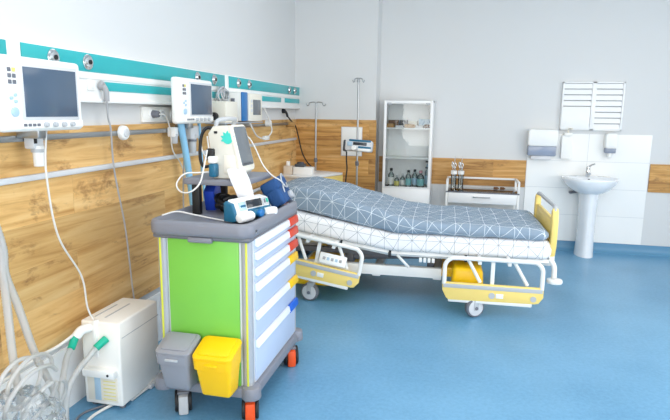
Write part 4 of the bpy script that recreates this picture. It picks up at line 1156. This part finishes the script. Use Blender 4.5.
# ------------------------------------------------------------------ wash basin
t = thing('pedestal_sink', 'white pedestal wash basin on the tiled wall', 'sink', (3.385, -.25, 0))
sx = 3.405
def dring(w, y0, y1, z, n=44):
    """D-shaped plan: flat at the wall (y1), round in front (y0)"""
    o = []
    for k in range(n):
        a = 2*PI*k/n
        c, s_ = math.cos(a), math.sin(a)
        px = math.copysign(abs(c)**.8, c)*w
        py = (y1-.16) + (s_*(y1-(y1-.16)) if s_ > 0 else s_*((y1-.16)-y0))
        if s_ > 0: py = (y1-.16) + min(1, s_**.5 if s_ > 0 else 0)*.16
        o.append((sx+px, py, z))
    return o
bm = BM()
loft(bm, [dring(.09, -.33, -.02, .705), dring(.15, -.38, -.02, .725), dring(.215, -.425, -.02, .765), dring(.262, -.452, -.02, .812), dring(.287, -.466, -.02, .852), dring(.292, -.470, -.02, .872), dring(.290, -.468, -.02, .884),
          dring(.276, -.452, -.02, .886), dring(.255, -.43, -.13, .878), dring(.235, -.41, -.14, .84), dring(.18, -.36, -.15, .78), dring(.09, -.28, -.17, .757), dring(.02, -.23, -.20, .754)])
obj('basin', bm, 'ceramic', t, angle=75)
obj('overflow_hole', Cy((sx, -.146, .852), (sx, -.136, .854), .011, n=14), 'dark', t)
bm = BM()
def pring(w, d, z): return [(sx+w*math.cos(2*PI*k/28), -.19+(d if math.sin(2*PI*k/28) < 0 else .12)*math.sin(2*PI*k/28), z) for k in range(28)]
loft(bm, [pring(.100, .185, 0), pring(.098, .18, .03), pring(.090, .165, .2), pring(.090, .16, .45), pring(.096, .165, .62), pring(.105, .17, .70), pring(.11, .175, .73)])
obj('pedestal', bm, 'ceramic', t, angle=75)
tp = obj('tap', (lambda b: (cyl(b, (sx-.01, -.10, .882), (sx-.01, -.10, .97), .022, .024, n=18, bev=.003), tube(b, [(sx-.01, -.10, .92), (sx-.01, -.16, .93), (sx-.01, -.205, .925)], .013, n=12), b)[2])(BM()), 'chrome', t)
bm = BM(); cyl(bm, (sx-.01, -.10, .97), (sx-.01, -.10, 1.0), .023, .021, n=18, bev=.004); tube(bm, [(sx-.01, -.10, .99), (sx+.01, -.13, 1.015), (sx+.04, -.165, 1.035)], .010, n=10); obj('lever', bm, 'chrome', tp)
obj('drain_trap', Tb([(sx-.08, -.12, .72), (sx-.16, -.10, .70), (sx-.165, -.05, .69), (sx-.165, -.008, .69)], .016, n=10), 'greyd', t)
# louvred panel above it
t = thing('louvred_panel', 'white louvred panel on the wall above the wash basin', 'panel', (3.385, -.02, 1.4))
lx0, lx1, lz0, lz1 = 3.068, 3.715, 1.402, 1.938
bm = BM(); xm = (lx0+lx1)/2+.01
for a, b in ((lx0, lx0+.018), (xm-.022, xm+.022), (lx1-.018, lx1)): box(bm, a, b, -.040, 0, lz0, lz1, .003)
box(bm, lx0, lx1, -.040, 0, lz1-.016, lz1, .003); box(bm, lx0, lx1, -.040, 0, lz0, lz0+.016, .003)
obj('frame', bm, 'lacq', t)
obj('backing', B(lx0+.01, lx1-.01, -.008, 0, lz0+.01, lz1-.01), 'wbar', t)
for a, b in ((lx0+.018, xm-.022), (xm+.022, lx1-.018)):
    bm = BM()
    for i in range(8):
        z = lz0+.044+i*.0635
        box(bm, a, b, -.028, .028, -.004, .004, .002, 1, Matrix.Translation((0, -.026, z)) @ Matrix.Rotation(R(74), 4, 'X'))
    obj('louvre', bm, 'lacq', t)
single('notice_sheet', B(lx0+.004, xm-.03, -.054, -.0505, lz0+.008, 1.664, .001), 'white', 'blank white sheet over the lower left of the louvred panel', 'paper', (3.2, -.05, lz0))
# dispensers
t = thing('towel_dispenser', 'white paper towel dispenser with pale blue window left of the wash basin', 'dispenser', (2.88, -.01, 1.06))
bm = BM(); prism(bm, rrect(2.725, 3.045, 1.215, 1.405, .03), .125, Matrix.Translation((0, -.073, 0)) @ XZ, .014); obj('cover', bm, 'white', t)
obj('back', B(2.735, 3.035, -.06, -.010, 1.09, 1.24, .01), 'white', t)
bm = BM(); prism(bm, rrect(2.730, 3.040, 1.105, 1.22, .015), .10, Matrix.Translation((0, -.066, 0)) @ XZ, .010); obj('window', bm, 'frost', t)
obj('towel', B(2.77, 2.99, -.10, -.03, 1.062, 1.11, .006), 'paper', t)
t = thing('soap_dispenser', 'flat white elbow-lever soap dispenser beside the paper towel dispenser', 'dispenser', (3.15, -.01, 1.07))
bm = BM(); prism(bm, rrect(3.095, 3.205, 1.075, 1.345, .012), .07, Matrix.Translation((0, -.047, 0)) @ XZ, .010); obj('body', bm, 'white', t)
obj('pump_head', B(3.115, 3.20, -.105, -.02, 1.335, 1.372, .010), 'ivory', t)
obj('lever', Tb([(3.16, -.06, 1.365), (3.16, -.08, 1.415), (3.19, -.13, 1.42)], .009, n=8), 'cream', t)
t = thing('soap_dispenser', 'small white soap dispenser with blue window right of the wash basin', 'dispenser', (3.61, -.01, 1.11))
bm = BM(); prism(bm, rrect(3.552, 3.672, 1.205, 1.375, .025), .10, Matrix.Translation((0, -.060, 0)) @ XZ, .014); obj('cover', bm, 'white', t)
obj('window', B(3.558, 3.666, -.105, -.010, 1.155, 1.21, .008), 'frost', t)
bm = BM(); cyl(bm, (3.612, -.06, 1.16), (3.612, -.06, 1.105), .032, .024, n=18, bev=.004); obj('nozzle', bm, 'white', t)

# ------------------------------------------------------------------ ceiling lamps (above the frame) and light
def area(name, loc, sx_, sy__, power, col=(1, 1, 1), rot=(0, 0, 0)):
    l = bpy.data.lights.new(name, 'AREA'); l.shape = 'RECTANGLE'; l.size = sx_; l.size_y = sy__; l.energy = power; l.color = col
    o = bpy.data.objects.new(name, l); COL.objects.link(o); o.location = loc; o.rotation_euler = rot; return o
for x in (1.5, 4.0):
    for y, p in ((-2.2, 9), (-4.8, 18), (-7.6, 18)):
        area('ceiling_light', (x, y, ZC-.02), 1.2, 1.2, p, (1, .96, .91))
area('window_light', (XR-.03, -4.3, 1.5), 1.6, 4.6, 92, (1, .965, .925), (0, R(90), 0))
area('window_light', (2.6, YF+.03, 1.65), 4.4, 1.9, 122, (1, .965, .925), (R(90), 0, 0))

w = bpy.data.worlds.new('World'); S.world = w; w.use_nodes = True
w.node_tree.nodes['Background'].inputs[0].default_value = (.9, .95, 1, 1); w.node_tree.nodes['Background'].inputs[1].default_value = .3
S.view_settings.view_transform = 'Standard'; S.view_settings.look = 'None'; S.view_settings.gamma = 1; S.view_settings.use_curve_mapping = False
S.view_settings.exposure = 0.06
S.cycles.max_bounces = 10; S.cycles.diffuse_bounces = 6; S.cycles.transparent_max_bounces = 24; S.cycles.use_denoising = True
